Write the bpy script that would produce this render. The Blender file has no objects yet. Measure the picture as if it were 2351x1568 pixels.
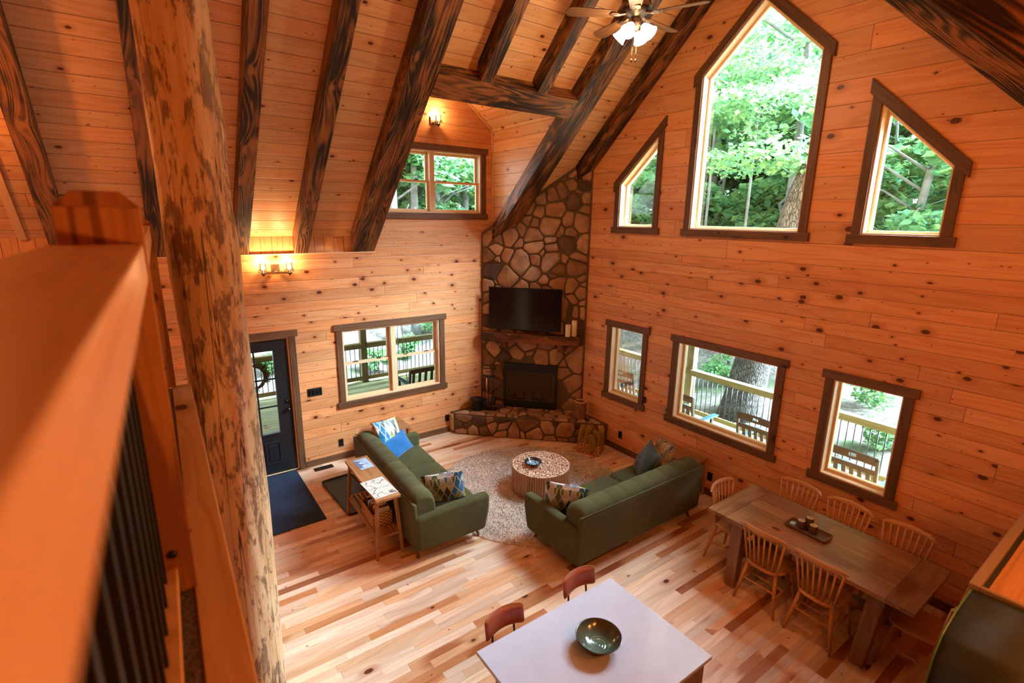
import bpy, math, random
from mathutils import Vector, Matrix, geometry
random.seed(7)
R = math.radians
sc = bpy.context.scene
col = sc.collection

# ------------------------------------------------------------------ camera
CAM = Vector((-6.0771, -7.6010, 3.7630))
yaw, pit, rol = R(54.21829), R(-13.65432), R(0.83478)
fw = Vector((math.cos(yaw) * math.cos(pit), math.sin(yaw) * math.cos(pit), math.sin(pit)))
rt = Vector((math.sin(yaw), -math.cos(yaw), 0))
up = rt.cross(fw)
rt2 = math.cos(rol) * rt + math.sin(rol) * up
up2 = -math.sin(rol) * rt + math.cos(rol) * up
cd = bpy.data.cameras.new('camera')
cam = bpy.data.objects.new('camera', cd)
col.objects.link(cam)
cam.matrix_world = Matrix(((rt2.x, up2.x, -fw.x, CAM.x), (rt2.y, up2.y, -fw.y, CAM.y), (rt2.z, up2.z, -fw.z, CAM.z), (0, 0, 0, 1)))
cd.sensor_width = 36.0
cd.lens = 1173.914 * 36.0 / 2351.0
cd.clip_start = 0.02
cd.clip_end = 300
cd.dof.use_dof = True
cd.dof.focus_distance = 7.5
cd.dof.aperture_fstop = 2.0
sc.camera = cam

# ------------------------------------------------------------------ sky, daylight, exposure
sc.view_settings.view_transform = 'Standard'
sc.view_settings.look = 'None'
sc.view_settings.exposure = 0.30
sc.view_settings.gamma = 1.0
sc.cycles.max_bounces = 8
sc.cycles.diffuse_bounces = 4
sc.cycles.glossy_bounces = 3
sc.cycles.transparent_max_bounces = 12
sc.cycles.transmission_bounces = 4
sc.cycles.sample_clamp_indirect = 6.0
sc.cycles.caustics_reflective = False
sc.cycles.caustics_refractive = False
wd = bpy.data.worlds.new('sky')
sc.world = wd
wd.use_nodes = True
wn = wd.node_tree
wn.nodes['Background'].inputs['Color'].default_value = (0.80, 0.93, 1.0, 1)
wn.nodes['Background'].inputs['Strength'].default_value = 4.4


def sun(name, az, el, strength, color, angle):
    l = bpy.data.lights.new(name, 'SUN')
    l.energy = strength; l.color = color; l.angle = R(angle)
    o = bpy.data.objects.new(name, l); col.objects.link(o)
    d = Vector((math.cos(R(az)) * math.cos(R(el)), math.sin(R(az)) * math.cos(R(el)), math.sin(R(el))))
    o.rotation_euler = d.to_track_quat('Z', 'Y').to_euler()
    return o


sun('daylight_east', -10, 49, 86.0, (0.70, 0.87, 1.0), 50)
sun('daylight_south_east', -52, 34, 84.0, (0.70, 0.87, 1.0), 30)


def portal(name, loc, sx, sy, direction):
    l = bpy.data.lights.new(name, 'AREA')
    l.shape = 'RECTANGLE'; l.size = sx; l.size_y = sy
    l.cycles.is_portal = True
    o = bpy.data.objects.new(name, l); col.objects.link(o)
    o.location = loc
    o.rotation_euler = Vector(direction).to_track_quat('-Z', 'Z').to_euler()


portal('window_portal', (0.17, -3.96, 4.95), 1.5, 2.7, (-1, 0, 0))
portal('window_portal', (0.17, -2.29, 4.27), 0.75, 1.3, (-1, 0, 0))
portal('window_portal', (0.17, -5.64, 4.27), 0.75, 1.3, (-1, 0, 0))
portal('window_portal', (0.17, -3.96, 1.5), 1.6, 1.2, (-1, 0, 0))
portal('window_portal', (0.17, -5.63, 1.5), 0.75, 1.2, (-1, 0, 0))
portal('window_portal', (-2.95, 0.17, 1.5), 1.7, 1.2, (0, -1, 0))
portal('window_portal', (-2.15, 0.17, 4.3), 1.8, 1.0, (0, -1, 0))


# ------------------------------------------------------------------ mesh helpers
class MB:
    def __init__(s):
        s.v = []; s.f = []; s.s = []; s.r = []; s.cr = 0.5

    def add(s, vs, fs, smooth=False):
        o = len(s.v)
        s.v += [tuple(p) for p in vs]
        for f in fs:
            s.f.append(tuple(i + o for i in f)); s.s.append(smooth); s.r.append(s.cr)
        return s

    def box(s, x0, y0, z0, x1, y1, z1):
        return s.hexa([(x0, y0, z0), (x1, y0, z0), (x1, y1, z0), (x0, y1, z0)], [(x0, y0, z1), (x1, y0, z1), (x1, y1, z1), (x0, y1, z1)])

    def cbox(s, c, d, rot=None):
        c = Vector(c); h = Vector(d) / 2
        P = []
        for z in (-1, 1):
            for x, y in ((-1, -1), (1, -1), (1, 1), (-1, 1)):
                p = Vector((x * h.x, y * h.y, z * h.z))
                if rot is not None: p = rot @ p
                P.append(c + p)
        return s.hexa(P[:4], P[4:])

    def hexa(s, b, t):
        return s.add(list(b) + list(t), [(3, 2, 1, 0), (4, 5, 6, 7), (0, 1, 5, 4), (1, 2, 6, 5), (2, 3, 7, 6), (3, 0, 4, 7)])

    def beam(s, p0, p1, w, h, upv=(0, 0, 1), w1=None, h1=None):
        p0 = Vector(p0); p1 = Vector(p1); d = (p1 - p0).normalized()
        u = Vector(upv); u = (u - d * u.dot(d)).normalized(); r = d.cross(u)
        w1 = w if w1 is None else w1; h1 = h if h1 is None else h1
        q = lambda p, a, b: [p - r * a / 2 - u * b / 2, p + r * a / 2 - u * b / 2, p + r * a / 2 + u * b / 2, p - r * a / 2 + u * b / 2]
        a = q(p0, w, h); b = q(p1, w1, h1)
        return s.add(a + b, [(3, 2, 1, 0), (4, 5, 6, 7), (0, 1, 5, 4), (1, 2, 6, 5), (2, 3, 7, 6), (3, 0, 4, 7)])

    def tube(s, pts, r, n=10, cap=True, smooth=True, sq=1.0):
        pts = [Vector(p) for p in pts]
        if not hasattr(r, '__len__'): r = [r] * len(pts)
        V = []; prev = None
        for i, p in enumerate(pts):
            d = (pts[min(i + 1, len(pts) - 1)] - pts[max(i - 1, 0)]).normalized()
            if prev is None:
                a = Vector((0, 0, 1)) if abs(d.z) < 0.9 else Vector((1, 0, 0))
                u = d.cross(a).normalized()
            else:
                u = (prev - d * prev.dot(d)).normalized()
            prev = u; w = d.cross(u)
            for k in range(n):
                t = 2 * math.pi * k / n
                V.append(p + (u * math.cos(t) + w * math.sin(t) * sq) * r[i])
        F = []
        for i in range(len(pts) - 1):
            for k in range(n):
                a = i * n + k; b = i * n + (k + 1) % n
                F.append((a, b, b + n, a + n))
        s.add(V, F, smooth)
        if cap:
            o = len(s.v) - len(V)
            s.f.append(tuple(o + k for k in range(n))[::-1]); s.s.append(False); s.r.append(s.cr)
            s.f.append(tuple(o + (len(pts) - 1) * n + k for k in range(n))); s.s.append(False); s.r.append(s.cr)
        return s

    def lathe(s, prof, n=24, c=(0, 0, 0), mat=None, smooth=True, a0=0, a1=2 * math.pi):
        c = Vector(c); V = []; F = []; full = abs(a1 - a0 - 2 * math.pi) < 1e-6
        m = n if full else n + 1
        for r, z in prof:
            for k in range(m):
                t = a0 + (a1 - a0) * k / n
                p = Vector((r * math.cos(t), r * math.sin(t), z))
                if mat is not None: p = mat @ p
                V.append(c + p)
        for i in range(len(prof) - 1):
            for k in range(n):
                a = i * m + k; b = i * m + (k + 1) % m
                F.append((a, b, b + m, a + m))
        return s.add(V, F, smooth)

    def prism(s, poly, off):
        off = Vector(off); P = [Vector(p) for p in poly]; n = len(P)
        s.add(P + [p + off for p in P], [tuple(range(n))[::-1], tuple(range(n, 2 * n))] + [(i, (i + 1) % n, (i + 1) % n + n, i + n) for i in range(n)])
        return s

    def panel(s, outline, holes, fn, off):
        """flat wall with openings: fn maps (a,b) to a point, off is the thickness vector"""
        off = Vector(off)
        loops = [outline] + holes
        P3 = [[Vector((a, b, 0)) for a, b in l] for l in loops]
        flat = [Vector(fn(a, b)) for l in loops for a, b in l]
        tri = geometry.tessellate_polygon(P3)
        n = len(flat); F = [tuple(t) for t in tri] + [tuple(i + n for i in t)[::-1] for t in tri]
        o = 0
        for l in loops:
            k = len(l)
            F += [(o + i, o + (i + 1) % k, o + (i + 1) % k + n, o + i + n) for i in range(k)]
            o += k
        return s.add(flat + [p + off for p in flat], F)

    def rbox(s, x0, y0, z0, x1, y1, z1, r, n=3, e=1.0):
        """rounded box with smooth shading"""
        cx, cy, cz = (x0 + x1) / 2, (y0 + y1) / 2, (z0 + z1) / 2
        hx, hy, hz = (x1 - x0) / 2, (y1 - y0) / 2, (z1 - z0) / 2
        r = min(r, hx, hy, hz)
        def axis(h):
            a = [-h + r * (1 - math.cos(math.pi / 2 * i / n)) for i in range(n)]
            m = [-h + r + (2 * h - 2 * r) * i / 4 for i in range(5)]
            return a + m + [-x for x in a[::-1]]
        A = [axis(hx), axis(hy), axis(hz)]
        idx = {}; V = []; F = []
        def key(p):
            k = (round(p[0], 5), round(p[1], 5), round(p[2], 5))
            if k not in idx:
                q = Vector(p); c = Vector((max(-hx + r, min(hx - r, q.x)), max(-hy + r, min(hy - r, q.y)), max(-hz + r, min(hz - r, q.z))))
                d = q - c
                if d.length > 1e-9: q = c + d.normalized() * r
                idx[k] = len(V); V.append((q.x + cx, q.y + cy, q.z + cz))
            return idx[k]
        H = [hx, hy, hz]
        for ax in range(3):
            a, b = (ax + 1) % 3, (ax + 2) % 3
            for sg in (-1, 1):
                for i in range(len(A[a]) - 1):
                    for j in range(len(A[b]) - 1):
                        q = []
                        for ii, jj in ((i, j), (i + 1, j), (i + 1, j + 1), (i, j + 1)):
                            p = [0, 0, 0]; p[ax] = sg * H[ax]; p[a] = A[a][ii]; p[b] = A[b][jj]
                            q.append(key(p))
                        if sg < 0: q = q[::-1]
                        if len(set(q)) >= 3: F.append(tuple(dict.fromkeys(q)))
        return s.add(V, F, True)

    def warp(s, fn):
        s.v = [tuple(fn(Vector(p))) for p in s.v]
        return s

    def build(s, name, mat, parent=None, grain=(1, 0, 0), bevel=0, sub=0, seg=2):
        me = bpy.data.meshes.new(name)
        me.from_pydata(s.v, [], s.f)
        me.polygons.foreach_set('use_smooth', s.s)
        g = Vector(grain).normalized()
        uvl = me.uv_layers.new(name='UVMap')
        data = [0.0] * (2 * len(me.loops))
        alt = Vector((0, 0, 1)) if abs(g.z) < 0.9 else Vector((1, 0, 0))
        for p in me.polygons:
            n = p.normal
            gg = g if abs(n.dot(g)) < 0.9 else alt
            t = n.cross(gg)
            # keep a stable sign so neighbouring faces run the same way
            m = max(range(3), key=lambda i: abs(t[i]))
            if t[m] < 0: t = -t
            for li in p.loop_indices:
                q = me.vertices[me.loops[li].vertex_index].co
                data[2 * li] = q.dot(gg); data[2 * li + 1] = q.dot(t)
        uvl.data.foreach_set('uv', data)
        at = me.attributes.new('tone', 'FLOAT', 'FACE')
        at.data.foreach_set('value', s.r)
        me.materials.append(mat)
        o = bpy.data.objects.new(name, me)
        col.objects.link(o)
        if parent is not None: o.parent = parent
        if bevel:
            b = o.modifiers.new('bevel', 'BEVEL'); b.width = bevel; b.segments = seg; b.limit_method = 'ANGLE'; b.angle_limit = R(40)
            b.harden_normals = False
        if sub:
            b = o.modifiers.new('subdivision', 'SUBSURF'); b.levels = sub; b.render_levels = sub
        return o


def tag(o, label=None, cat=None, group=None, kind=None):
    if label: o['label'] = label
    if cat: o['category'] = cat
    if group: o['group'] = group
    if kind: o['kind'] = kind
    return o


def thing(name, label, cat, loc=(0, 0, 0), rz=0, group=None, kind=None):
    o = bpy.data.objects.new(name, None); col.objects.link(o)
    o.location = loc; o.rotation_euler = (0, 0, rz); o.empty_display_size = 0.1
    return tag(o, label, cat, group, kind)


def struct(o):
    o['kind'] = 'structure'
    return o


def copy_tree(o, parent=None):
    c = o.copy(); col.objects.link(c); c.parent = parent
    for ch in o.children: copy_tree(ch, c)
    return c


def dup(o, loc, rz=0, label=None, group=None):
    c = copy_tree(o); c.location = loc; c.rotation_euler = (0, 0, rz)
    if label: c['label'] = label
    if group: c['group'] = group
    return c
# ------------------------------------------------------------------ materials
class NT:
    def __init__(s, name):
        s.m = bpy.data.materials.new(name); s.m.use_nodes = True
        s.t = s.m.node_tree; s.t.nodes.clear()
        s.out = s.t.nodes.new('ShaderNodeOutputMaterial')

    def n(s, typ, props=None, **ins):
        nd = s.t.nodes.new(typ)
        for k, v in (props or {}).items(): setattr(nd, k, v)
        for k, v in ins.items(): s.set(nd, k.replace('_', ' '), v)
        return nd

    def set(s, nd, k, v):
        i = nd.inputs[k] if not isinstance(k, int) else nd.inputs[k]
        if hasattr(v, 'links') or isinstance(v, bpy.types.NodeSocket): s.t.links.new(v, i)
        elif isinstance(v, bpy.types.Node): s.t.links.new(v.outputs[0], i)
        else:
            if i.type == 'RGBA' and len(v) == 3: v = (*v, 1)
            i.default_value = v

    def m_(s, op, a, b=None, c=None, clamp=False):
        nd = s.t.nodes.new('ShaderNodeMath'); nd.operation = op; nd.use_clamp = clamp
        for k, v in enumerate((a, b, c)):
            if v is not None: s.set(nd, k, v)
        return nd.outputs[0]

    def mul(s, a, b): return s.m_('MULTIPLY', a, b)
    def addm(s, a, b): return s.m_('ADD', a, b)

    def ss(s, x, a, b, lo=0.0, hi=1.0):
        nd = s.t.nodes.new('ShaderNodeMapRange'); nd.interpolation_type = 'SMOOTHSTEP'
        for k, v in zip(('Value', 'From Min', 'From Max', 'To Min', 'To Max'), (x, a, b, lo, hi)): s.set(nd, k, v)
        return nd.outputs[0]

    def xyz(s, x=0.0, y=0.0, z=0.0):
        nd = s.t.nodes.new('ShaderNodeCombineXYZ')
        for k, v in enumerate((x, y, z)): s.set(nd, k, v)
        return nd.outputs[0]

    def sep(s, v):
        nd = s.t.nodes.new('ShaderNodeSeparateXYZ'); s.set(nd, 0, v); return nd.outputs

    def noise(s, vec, scale=1.0, detail=2.0, rough=0.5, dist=0.0):
        nd = s.n('ShaderNodeTexNoise'); s.set(nd, 'Vector', vec); s.set(nd, 'Scale', scale); s.set(nd, 'Detail', detail)
        s.set(nd, 'Roughness', rough); s.set(nd, 'Distortion', dist)
        return nd.outputs['Fac']

    def wn(s, vec):
        nd = s.n('ShaderNodeTexWhiteNoise', {'noise_dimensions': '3D'}); s.set(nd, 'Vector', vec); return nd

    def vor(s, vec, scale=1.0, rnd=1.0, feature='F1', dim='3D'):
        nd = s.n('ShaderNodeTexVoronoi', {'feature': feature, 'voronoi_dimensions': dim}); s.set(nd, 'Vector', vec); s.set(nd, 'Scale', scale); s.set(nd, 'Randomness', rnd)
        return nd

    def mix(s, f, a, b, blend='MIX'):
        nd = s.t.nodes.new('ShaderNodeMix'); nd.data_type = 'RGBA'; nd.blend_type = blend
        s.set(nd, 0, f)
        for k, v in ((6, a), (7, b)): s.set(nd, k, v)
        return nd.outputs[2]

    def ramp(s, f, stops, interp='LINEAR'):
        nd = s.t.nodes.new('ShaderNodeValToRGB'); nd.color_ramp.interpolation = interp
        e = nd.color_ramp.elements
        while len(e) < len(stops): e.new(0.5)
        for i, (p, c) in enumerate(stops): e[i].position = p; e[i].color = (*c, 1)
        s.set(nd, 0, f)
        return nd.outputs[0]

    def uv(s, spread=37.0):
        u = s.n('ShaderNodeUVMap', {'uv_map': 'UVMap'}).outputs[0]
        o = s.n('ShaderNodeObjectInfo').outputs['Random']
        x, y, z = s.sep(u)
        if spread: x = s.addm(x, s.mul(o, spread))
        return x, y, o

    def obj(s): return s.n('ShaderNodeTexCoord').outputs['Object']

    def bump(s, h, strength=0.3, dist=0.01, nrm=None):
        nd = s.n('ShaderNodeBump'); s.set(nd, 'Height', h); s.set(nd, 'Strength', strength); s.set(nd, 'Distance', dist)
        if nrm is not None: s.set(nd, 'Normal', nrm)
        return nd.outputs[0]

    def fin(s, color, rough=0.5, metal=0.0, nrm=None, spec=0.5, sheen=0.0, coat=0.0, emit=None, es=0.0, trans=0.0, ior=1.45):
        b = s.n('ShaderNodeBsdfPrincipled')
        s.set(b, 'Base Color', color); s.set(b, 'Roughness', rough); s.set(b, 'Metallic', metal); s.set(b, 'Specular IOR Level', spec)
        if nrm is not None: s.set(b, 'Normal', nrm)
        if sheen: s.set(b, 'Sheen Weight', sheen)
        if coat: s.set(b, 'Coat Weight', coat); s.set(b, 'Coat Roughness', 0.15)
        if emit: s.set(b, 'Emission Color', emit); s.set(b, 'Emission Strength', es)
        if trans: s.set(b, 'Transmission Weight', trans); s.set(b, 'IOR', ior)
        s.t.links.new(b.outputs[0], s.out.inputs[0])
        return s.m


def wood(name, w=0.0, L=3.0, light=(.73, .43, .2), dark=(.55, .27, .1), var=0.25, knots=1.0, ks=3.2, seam=.003, seamc=.25, rough=.42,
         knotc=(.10, .022, .008), halo=(.42, .13, .035), tones=None, streak=20.0, cath=0.35, groove=0.35, minor=None, spec=.4, warm=None, kr=1.0):
    """boards along U: w board width, L board length, knots, grain, seams"""
    t = NT(name)
    U, V, ob = t.uv()
    if w:
        vv = t.m_('DIVIDE', V, w); row = t.m_('FLOOR', vv); fv = t.m_('FRACT', vv)
        rr = t.wn(t.xyz(row, t.mul(ob, 91.0), 3.3)).outputs['Value']
        uu = t.addm(t.m_('DIVIDE', U, L), t.mul(rr, 17.3)); cl = t.m_('FLOOR', uu); fu = t.m_('FRACT', uu)
        wnn = t.wn(t.xyz(row, cl, 1.7))
    else:
        row = ob; wnn = t.wn(t.xyz(ob, 0.0, 1.7))
    rnd = wnn.outputs['Value']; rc = t.sep(wnn.outputs['Color'])
    off = t.mul(rnd, 53.0)
    Uo = t.addm(U, off)
    # warp around knots
    kv = t.xyz(t.mul(Uo, ks * 0.75), t.addm(t.mul(V, ks * 1.2), off), 0.0)
    vo = t.vor(kv, 1.0, dim='2D'); d = vo.outputs['Distance']; kc = t.sep(vo.outputs['Color'])
    rad = t.ss(kc[0], 0.3, 1.0, 0.024 * kr, 0.088 * kr)
    ex = t.m_('GREATER_THAN', kc[1], 1.0 - 0.62 * min(knots, 1.6))
    v2 = t.vor(t.xyz(t.mul(Uo, ks * 1.7), t.addm(t.mul(V, ks * 2.7), t.mul(off, 1.7)), 0.0), 1.0, dim='2D'); k2 = t.sep(v2.outputs['Color'])
    small = t.mul(t.m_('GREATER_THAN', k2[1], 1.0 - .2 * min(knots, 1.5)), t.ss(v2.outputs['Distance'], .035, .065, 1.0, 0.0))
    wob = t.mul(t.noise(t.xyz(t.mul(U, 60), t.mul(V, 60), off), 1.0, 1.0), 0.02)
    dd = t.m_('SUBTRACT', d, wob)
    knot = t.mul(ex, t.ss(dd, t.mul(rad, .55), rad, 1.0, 0.0))
    hal = t.mul(ex, t.ss(dd, t.mul(rad, .9), t.mul(rad, 3.2), 1.0, 0.0))
    bend = t.mul(t.m_('EXPONENT', t.mul(d, -9.0)), 0.05)
    gv = t.addm(V, bend)
    fine = t.noise(t.xyz(t.mul(Uo, 1.3), t.mul(gv, streak * 4), off), 1.0, 3.0, .6)
    br = t.noise(t.xyz(t.mul(Uo, .55), t.mul(gv, streak * .32), off), 1.0, 1.5, .5, .4)
    rings = t.m_('SINE', t.mul(br, 42.0))
    rings = t.ss(rings, -.2, 1.0)
    f = t.addm(t.mul(fine, 0.75), t.mul(rings, cath * .6))
    f = t.ss(f, 0.2, 0.85)
    c = t.mix(f, light, dark)
    if tones:
        tn = t.ramp(rc[0], tones, 'CONSTANT')
        c = t.mix(1.0, c, tn, 'MULTIPLY')
    v_ = t.ss(rc[1], 0, 1, 1 - var, 1 + var * .35)
    c = t.mix(1.0, c, t.xyz(v_, v_, v_), 'MULTIPLY')
    if warm:
        c = t.mix(t.mul(rc[2], warm), c, t.mix(1.0, c, (1.0, .72, .5), 'MULTIPLY'))
    if minor:
        sv = t.vor(t.xyz(t.mul(Uo, 1.1), t.addm(t.mul(V, 2.4), off), 0.0), 1.0, dim='2D')
        sk = t.sep(sv.outputs['Color'])
        st = t.mul(t.m_('GREATER_THAN', sk[0], minor), t.ss(t.addm(sv.outputs['Distance'], t.mul(fine, .25)), .25, .42, 1.0, 0.0))
        c = t.mix(st, c, t.mix(1.0, c, (.62, .38, .26), 'MULTIPLY'))
    c = t.mix(t.mul(hal, .55), c, halo)
    c = t.mix(t.mul(small, .8), c, halo)
    c = t.mix(t.mul(small, .5), c, knotc)
    c = t.mix(knot, c, knotc)
    h = t.mul(fine, .15)
    if w and seam:
        sv = t.mul(t.m_('MINIMUM', fv, t.m_('SUBTRACT', 1.0, fv)), w)
        su = t.mul(t.m_('MINIMUM', fu, t.m_('SUBTRACT', 1.0, fu)), L)
        sm = t.m_('MINIMUM', sv, su)
        sf = t.ss(sm, seam * .3, seam, 1.0, 0.0)
        c = t.mix(t.mul(sf, 1 - seamc), c, (.03, .012, .005))
        h = t.addm(h, t.ss(sm, 0.0, seam * 2.2))
    return t.fin(c, rough, nrm=t.bump(h, groove, .006), spec=spec)


def beamwood(name, dark=(.016, .007, .004), light=(.30, .115, .03), scale=1.0, bias=0.0, rough=.5, ra=.17):
    t = NT(name)
    U, V, ob = t.uv()
    off = t.mul(ob, 61.0)
    vo = t.vor(t.xyz(t.addm(t.mul(U, 1.1 * scale), off), t.mul(V, 2.6), 0.0), 1.0, dim='2D')
    d = vo.outputs['Distance']
    bend = t.mul(t.m_('EXPONENT', t.mul(d, -7.0)), .10)
    gv = t.addm(V, bend)
    br = t.noise(t.xyz(t.mul(U, .45 * scale), t.mul(gv, 5.2), off), 1.0, 1.2, .45, .3)
    rings = t.m_('SINE', t.mul(br, 120.0))
    fine = t.noise(t.xyz(t.mul(U, 3), t.mul(gv, 130), off), 1.0, 2.0)
    pat = t.noise(t.xyz(t.mul(U, 1.3), t.mul(V, 5), t.addm(off, 9.0)), 1.0, 3.0, .6)
    f = t.addm(t.addm(t.mul(rings, ra), t.mul(fine, .50)), t.mul(pat, 1.55))
    f = t.ss(f, .82 - bias, 1.42 - bias)
    c = t.mix(f, dark, light)
    mid = t.ss(pat, .48, .68)
    c = t.mix(t.mul(mid, .35), c, (.22, .075, .02))
    kn = t.mul(t.ss(d, .03, .10, 1.0, 0.0), .7)
    c = t.mix(kn, c, (.33, .14, .04))
    return t.fin(c, rough, nrm=t.bump(t.addm(t.mul(rings, .3), fine), .35, .004), spec=.35)


def plain(name, color, rough=.5, metal=0.0, spec=.5, var=0.0, scale=20, bump=0.0, sheen=0.0, coat=0.0):
    t = NT(name)
    c = color; n = None
    if var or bump:
        nz = t.noise(t.obj(), scale, 4, .6)
        if var:
            k = t.ss(nz, .25, .75, 1 - var, 1 + var)
            c = t.mix(1.0, color, t.xyz(k, k, k), 'MULTIPLY')
        if bump: n = t.bump(nz, bump, .004)
    return t.fin(c, rough, metal, n, spec, sheen, coat)


M = {}
PINE = dict(light=(.74, .38, .172), dark=(.60, .245, .09))
M['wall'] = wood('pine_log_siding', w=.150, L=2.9, knots=1.5, ks=3.3, kr=1.25, seam=.0035, var=.16, warm=.5, **PINE)
M['wall_wide'] = wood('pine_wide_boards', w=.235, L=9.0, knots=1.3, ks=2.5, seam=.0035, var=.16, warm=.6, kr=1.1, **PINE)
M['ceil'] = wood('pine_ceiling_boards', w=.178, L=40, knots=1.2, ks=3.1, seam=.005, var=.12, warm=.4, kr=.9, light=(.76, .45, .22), dark=(.62, .31, .125), halo=(.5, .2, .07))
M['ceilv'] = wood('pine_upright_boards', w=.14, L=5.0, knots=.4, seam=.005, var=.1, **PINE)
M['trimpine'] = wood('pine_trim', w=0, knots=.45, ks=2.4, var=.1, seam=0, light=(.78, .5, .27), dark=(.66, .36, .16))
M['pale'] = wood('pale_window_pine', w=0, knots=0, var=.05, seam=0, light=(.78, .56, .34), dark=(.7, .46, .25), rough=.4)
M['casing'] = wood('walnut_stained_casing', w=0, knots=.8, ks=2.6, var=.15, seam=0, light=(.155, .072, .03), dark=(.075, .032, .013), knotc=(.012, .005, .003), halo=(.05, .018, .008), rough=.5)
M['beam'] = beamwood('charred_beam')
M['mantel'] = beamwood('rough_sawn_mantel', light=(.26, .075, .02), scale=2.0, bias=.06, ra=.05)
M['floor'] = wood('hickory_floor', w=.083, L=.92, light=(.85, .67, .515), dark=(.73, .51, .36), var=.2, knots=.28, ks=2.6, seam=.0016, seamc=.55, rough=.30,
                  tones=[(0, (1, 1, 1)), (.42, (1, .95, .88)), (.60, (.95, .82, .68)), (.74, (.88, .66, .48)), (.86, (.62, .36, .20)), (.95, (.45, .22, .11))],
                  streak=16, cath=.5, groove=.12, minor=.80, spec=.45, warm=.3)
M['table'] = wood('mango_table_top', w=.17, L=2.3, light=(.34, .175, .08), dark=(.20, .092, .038), var=.25, knots=.35, ks=2.0, seam=.0015, rough=.3, cath=.35, groove=.15, minor=.75)
M['chair'] = wood('honey_chair_wood', w=0, knots=0, var=.08, seam=0, light=(.56, .28, .105), dark=(.42, .18, .06), rough=.38)
M['acacia'] = wood('console_wood', w=0, knots=.1, var=.1, seam=0, light=(.40, .19, .075), dark=(.24, .095, .033), rough=.4)
M['loftwood'] = wood('loft_pine', w=0, knots=.6, ks=2.2, var=.08, seam=0, light=(.72, .40, .17), dark=(.58, .27, .09), rough=.45)
M['railwood'] = wood('newel_pine', w=0, knots=1.6, ks=3.0, kr=1.6, var=.08, seam=0, light=(.46, .21, .075), dark=(.20, .075, .024), rough=.45, cath=.9)
M['deck'] = wood('deck_boards', w=.14, L=3.6, knots=.3, light=(.36, .39, .22), dark=(.28, .30, .15), seam=.005, var=.12, rough=.7)
M['treated'] = wood('treated_lumber', w=0, knots=.4, seam=0, light=(.23, .165, .065), dark=(.14, .10, .035), rough=.65)


def log_mat():
    t = NT('peeled_log')
    o = t.obj(); x, y, z = t.sep(o)
    v = t.xyz(t.mul(x, 9), t.mul(y, 9), t.mul(z, 2.6))
    st = t.noise(t.xyz(t.mul(x, 26), t.mul(y, 26), t.mul(z, 1.6)), 1, 3, .6)
    b1 = t.noise(v, 1.0, 5, .7, .6)
    b2 = t.noise(t.xyz(t.mul(x, 3.2), t.mul(y, 3.2), t.mul(z, .9)), 1, 3, .6, .3)
    sp = t.noise(t.xyz(t.mul(x, 42), t.mul(y, 42), t.mul(z, 9)), 1, 4, .65)
    c = t.mix(t.ss(st, .3, .75), (.70, .50, .29), (.55, .34, .165))
    c = t.mix(t.mul(t.ss(b2, .44, .68), .45), c, (.56, .28, .11))
    dark = t.mul(t.ss(t.addm(b1, t.mul(t.m_('SUBTRACT', sp, .5), .55)), .485, .60), .82)
    c = t.mix(dark, c, (.14, .075, .042))
    fl = t.mul(t.ss(sp, .60, .68), .75)
    c = t.mix(fl, c, (.13, .06, .028))
    # drying cracks
    ang = t.m_('ARCTAN2', y, x)
    cr = t.noise(t.xyz(t.mul(ang, 2.3), t.mul(z, .16), 0.0), 1.0, 1.0)
    ck = t.ss(t.m_('ABSOLUTE', t.m_('SUBTRACT', cr, .5)), 0.002, 0.006, 1.0, 0.0)
    c = t.mix(t.mul(ck, .85), c, (.03, .015, .01))
    vo = t.vor(t.xyz(t.mul(ang, .75), t.mul(z, 1.5), 3.0), 1.0); kk = t.mul(t.m_('GREATER_THAN', t.sep(vo.outputs['Color'])[0], .35), t.ss(vo.outputs['Distance'], .03, .055, 1.0, 0.0))
    c = t.mix(t.mul(kk, .8), c, (.25, .08, .035))
    h = t.addm(t.mul(b1, .8), t.addm(t.mul(st, .3), t.mul(ck, -1.0)))
    return t.fin(c, .5, nrm=t.bump(h, .6, .02), spec=.35)


M['log'] = log_mat()


def stone_mat():
    t = NT('field_stone')
    a = t.n('ShaderNodeAttribute', {'attribute_name': 'tone'}).outputs['Fac']
    o = t.obj()
    c = t.ramp(a, [(0, (.34, .20, .115)), (.3, (.40, .245, .145)), (.5, (.33, .18, .095)), (.66, (.24, .13, .07)), (.78, (.12, .075, .047)), (.88, (.08, .05, .035)), (.96, (.18, .095, .04))], 'CONSTANT')
    n1 = t.noise(o, 5, 4, .6); n2 = t.noise(o, 34, 5, .65)
    k = t.ss(n1, .3, .7, .72, 1.25)
    c = t.mix(1.0, c, t.xyz(k, t.mul(k, .98), t.mul(k, .95)), 'MULTIPLY')
    c = t.mix(t.ss(n2, .52, .75, 0, .35), c, (.13, .06, .03))
    return t.fin(c, .75, nrm=t.bump(t.addm(n1, t.mul(n2, .5)), .5, .02), spec=.25)


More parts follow.
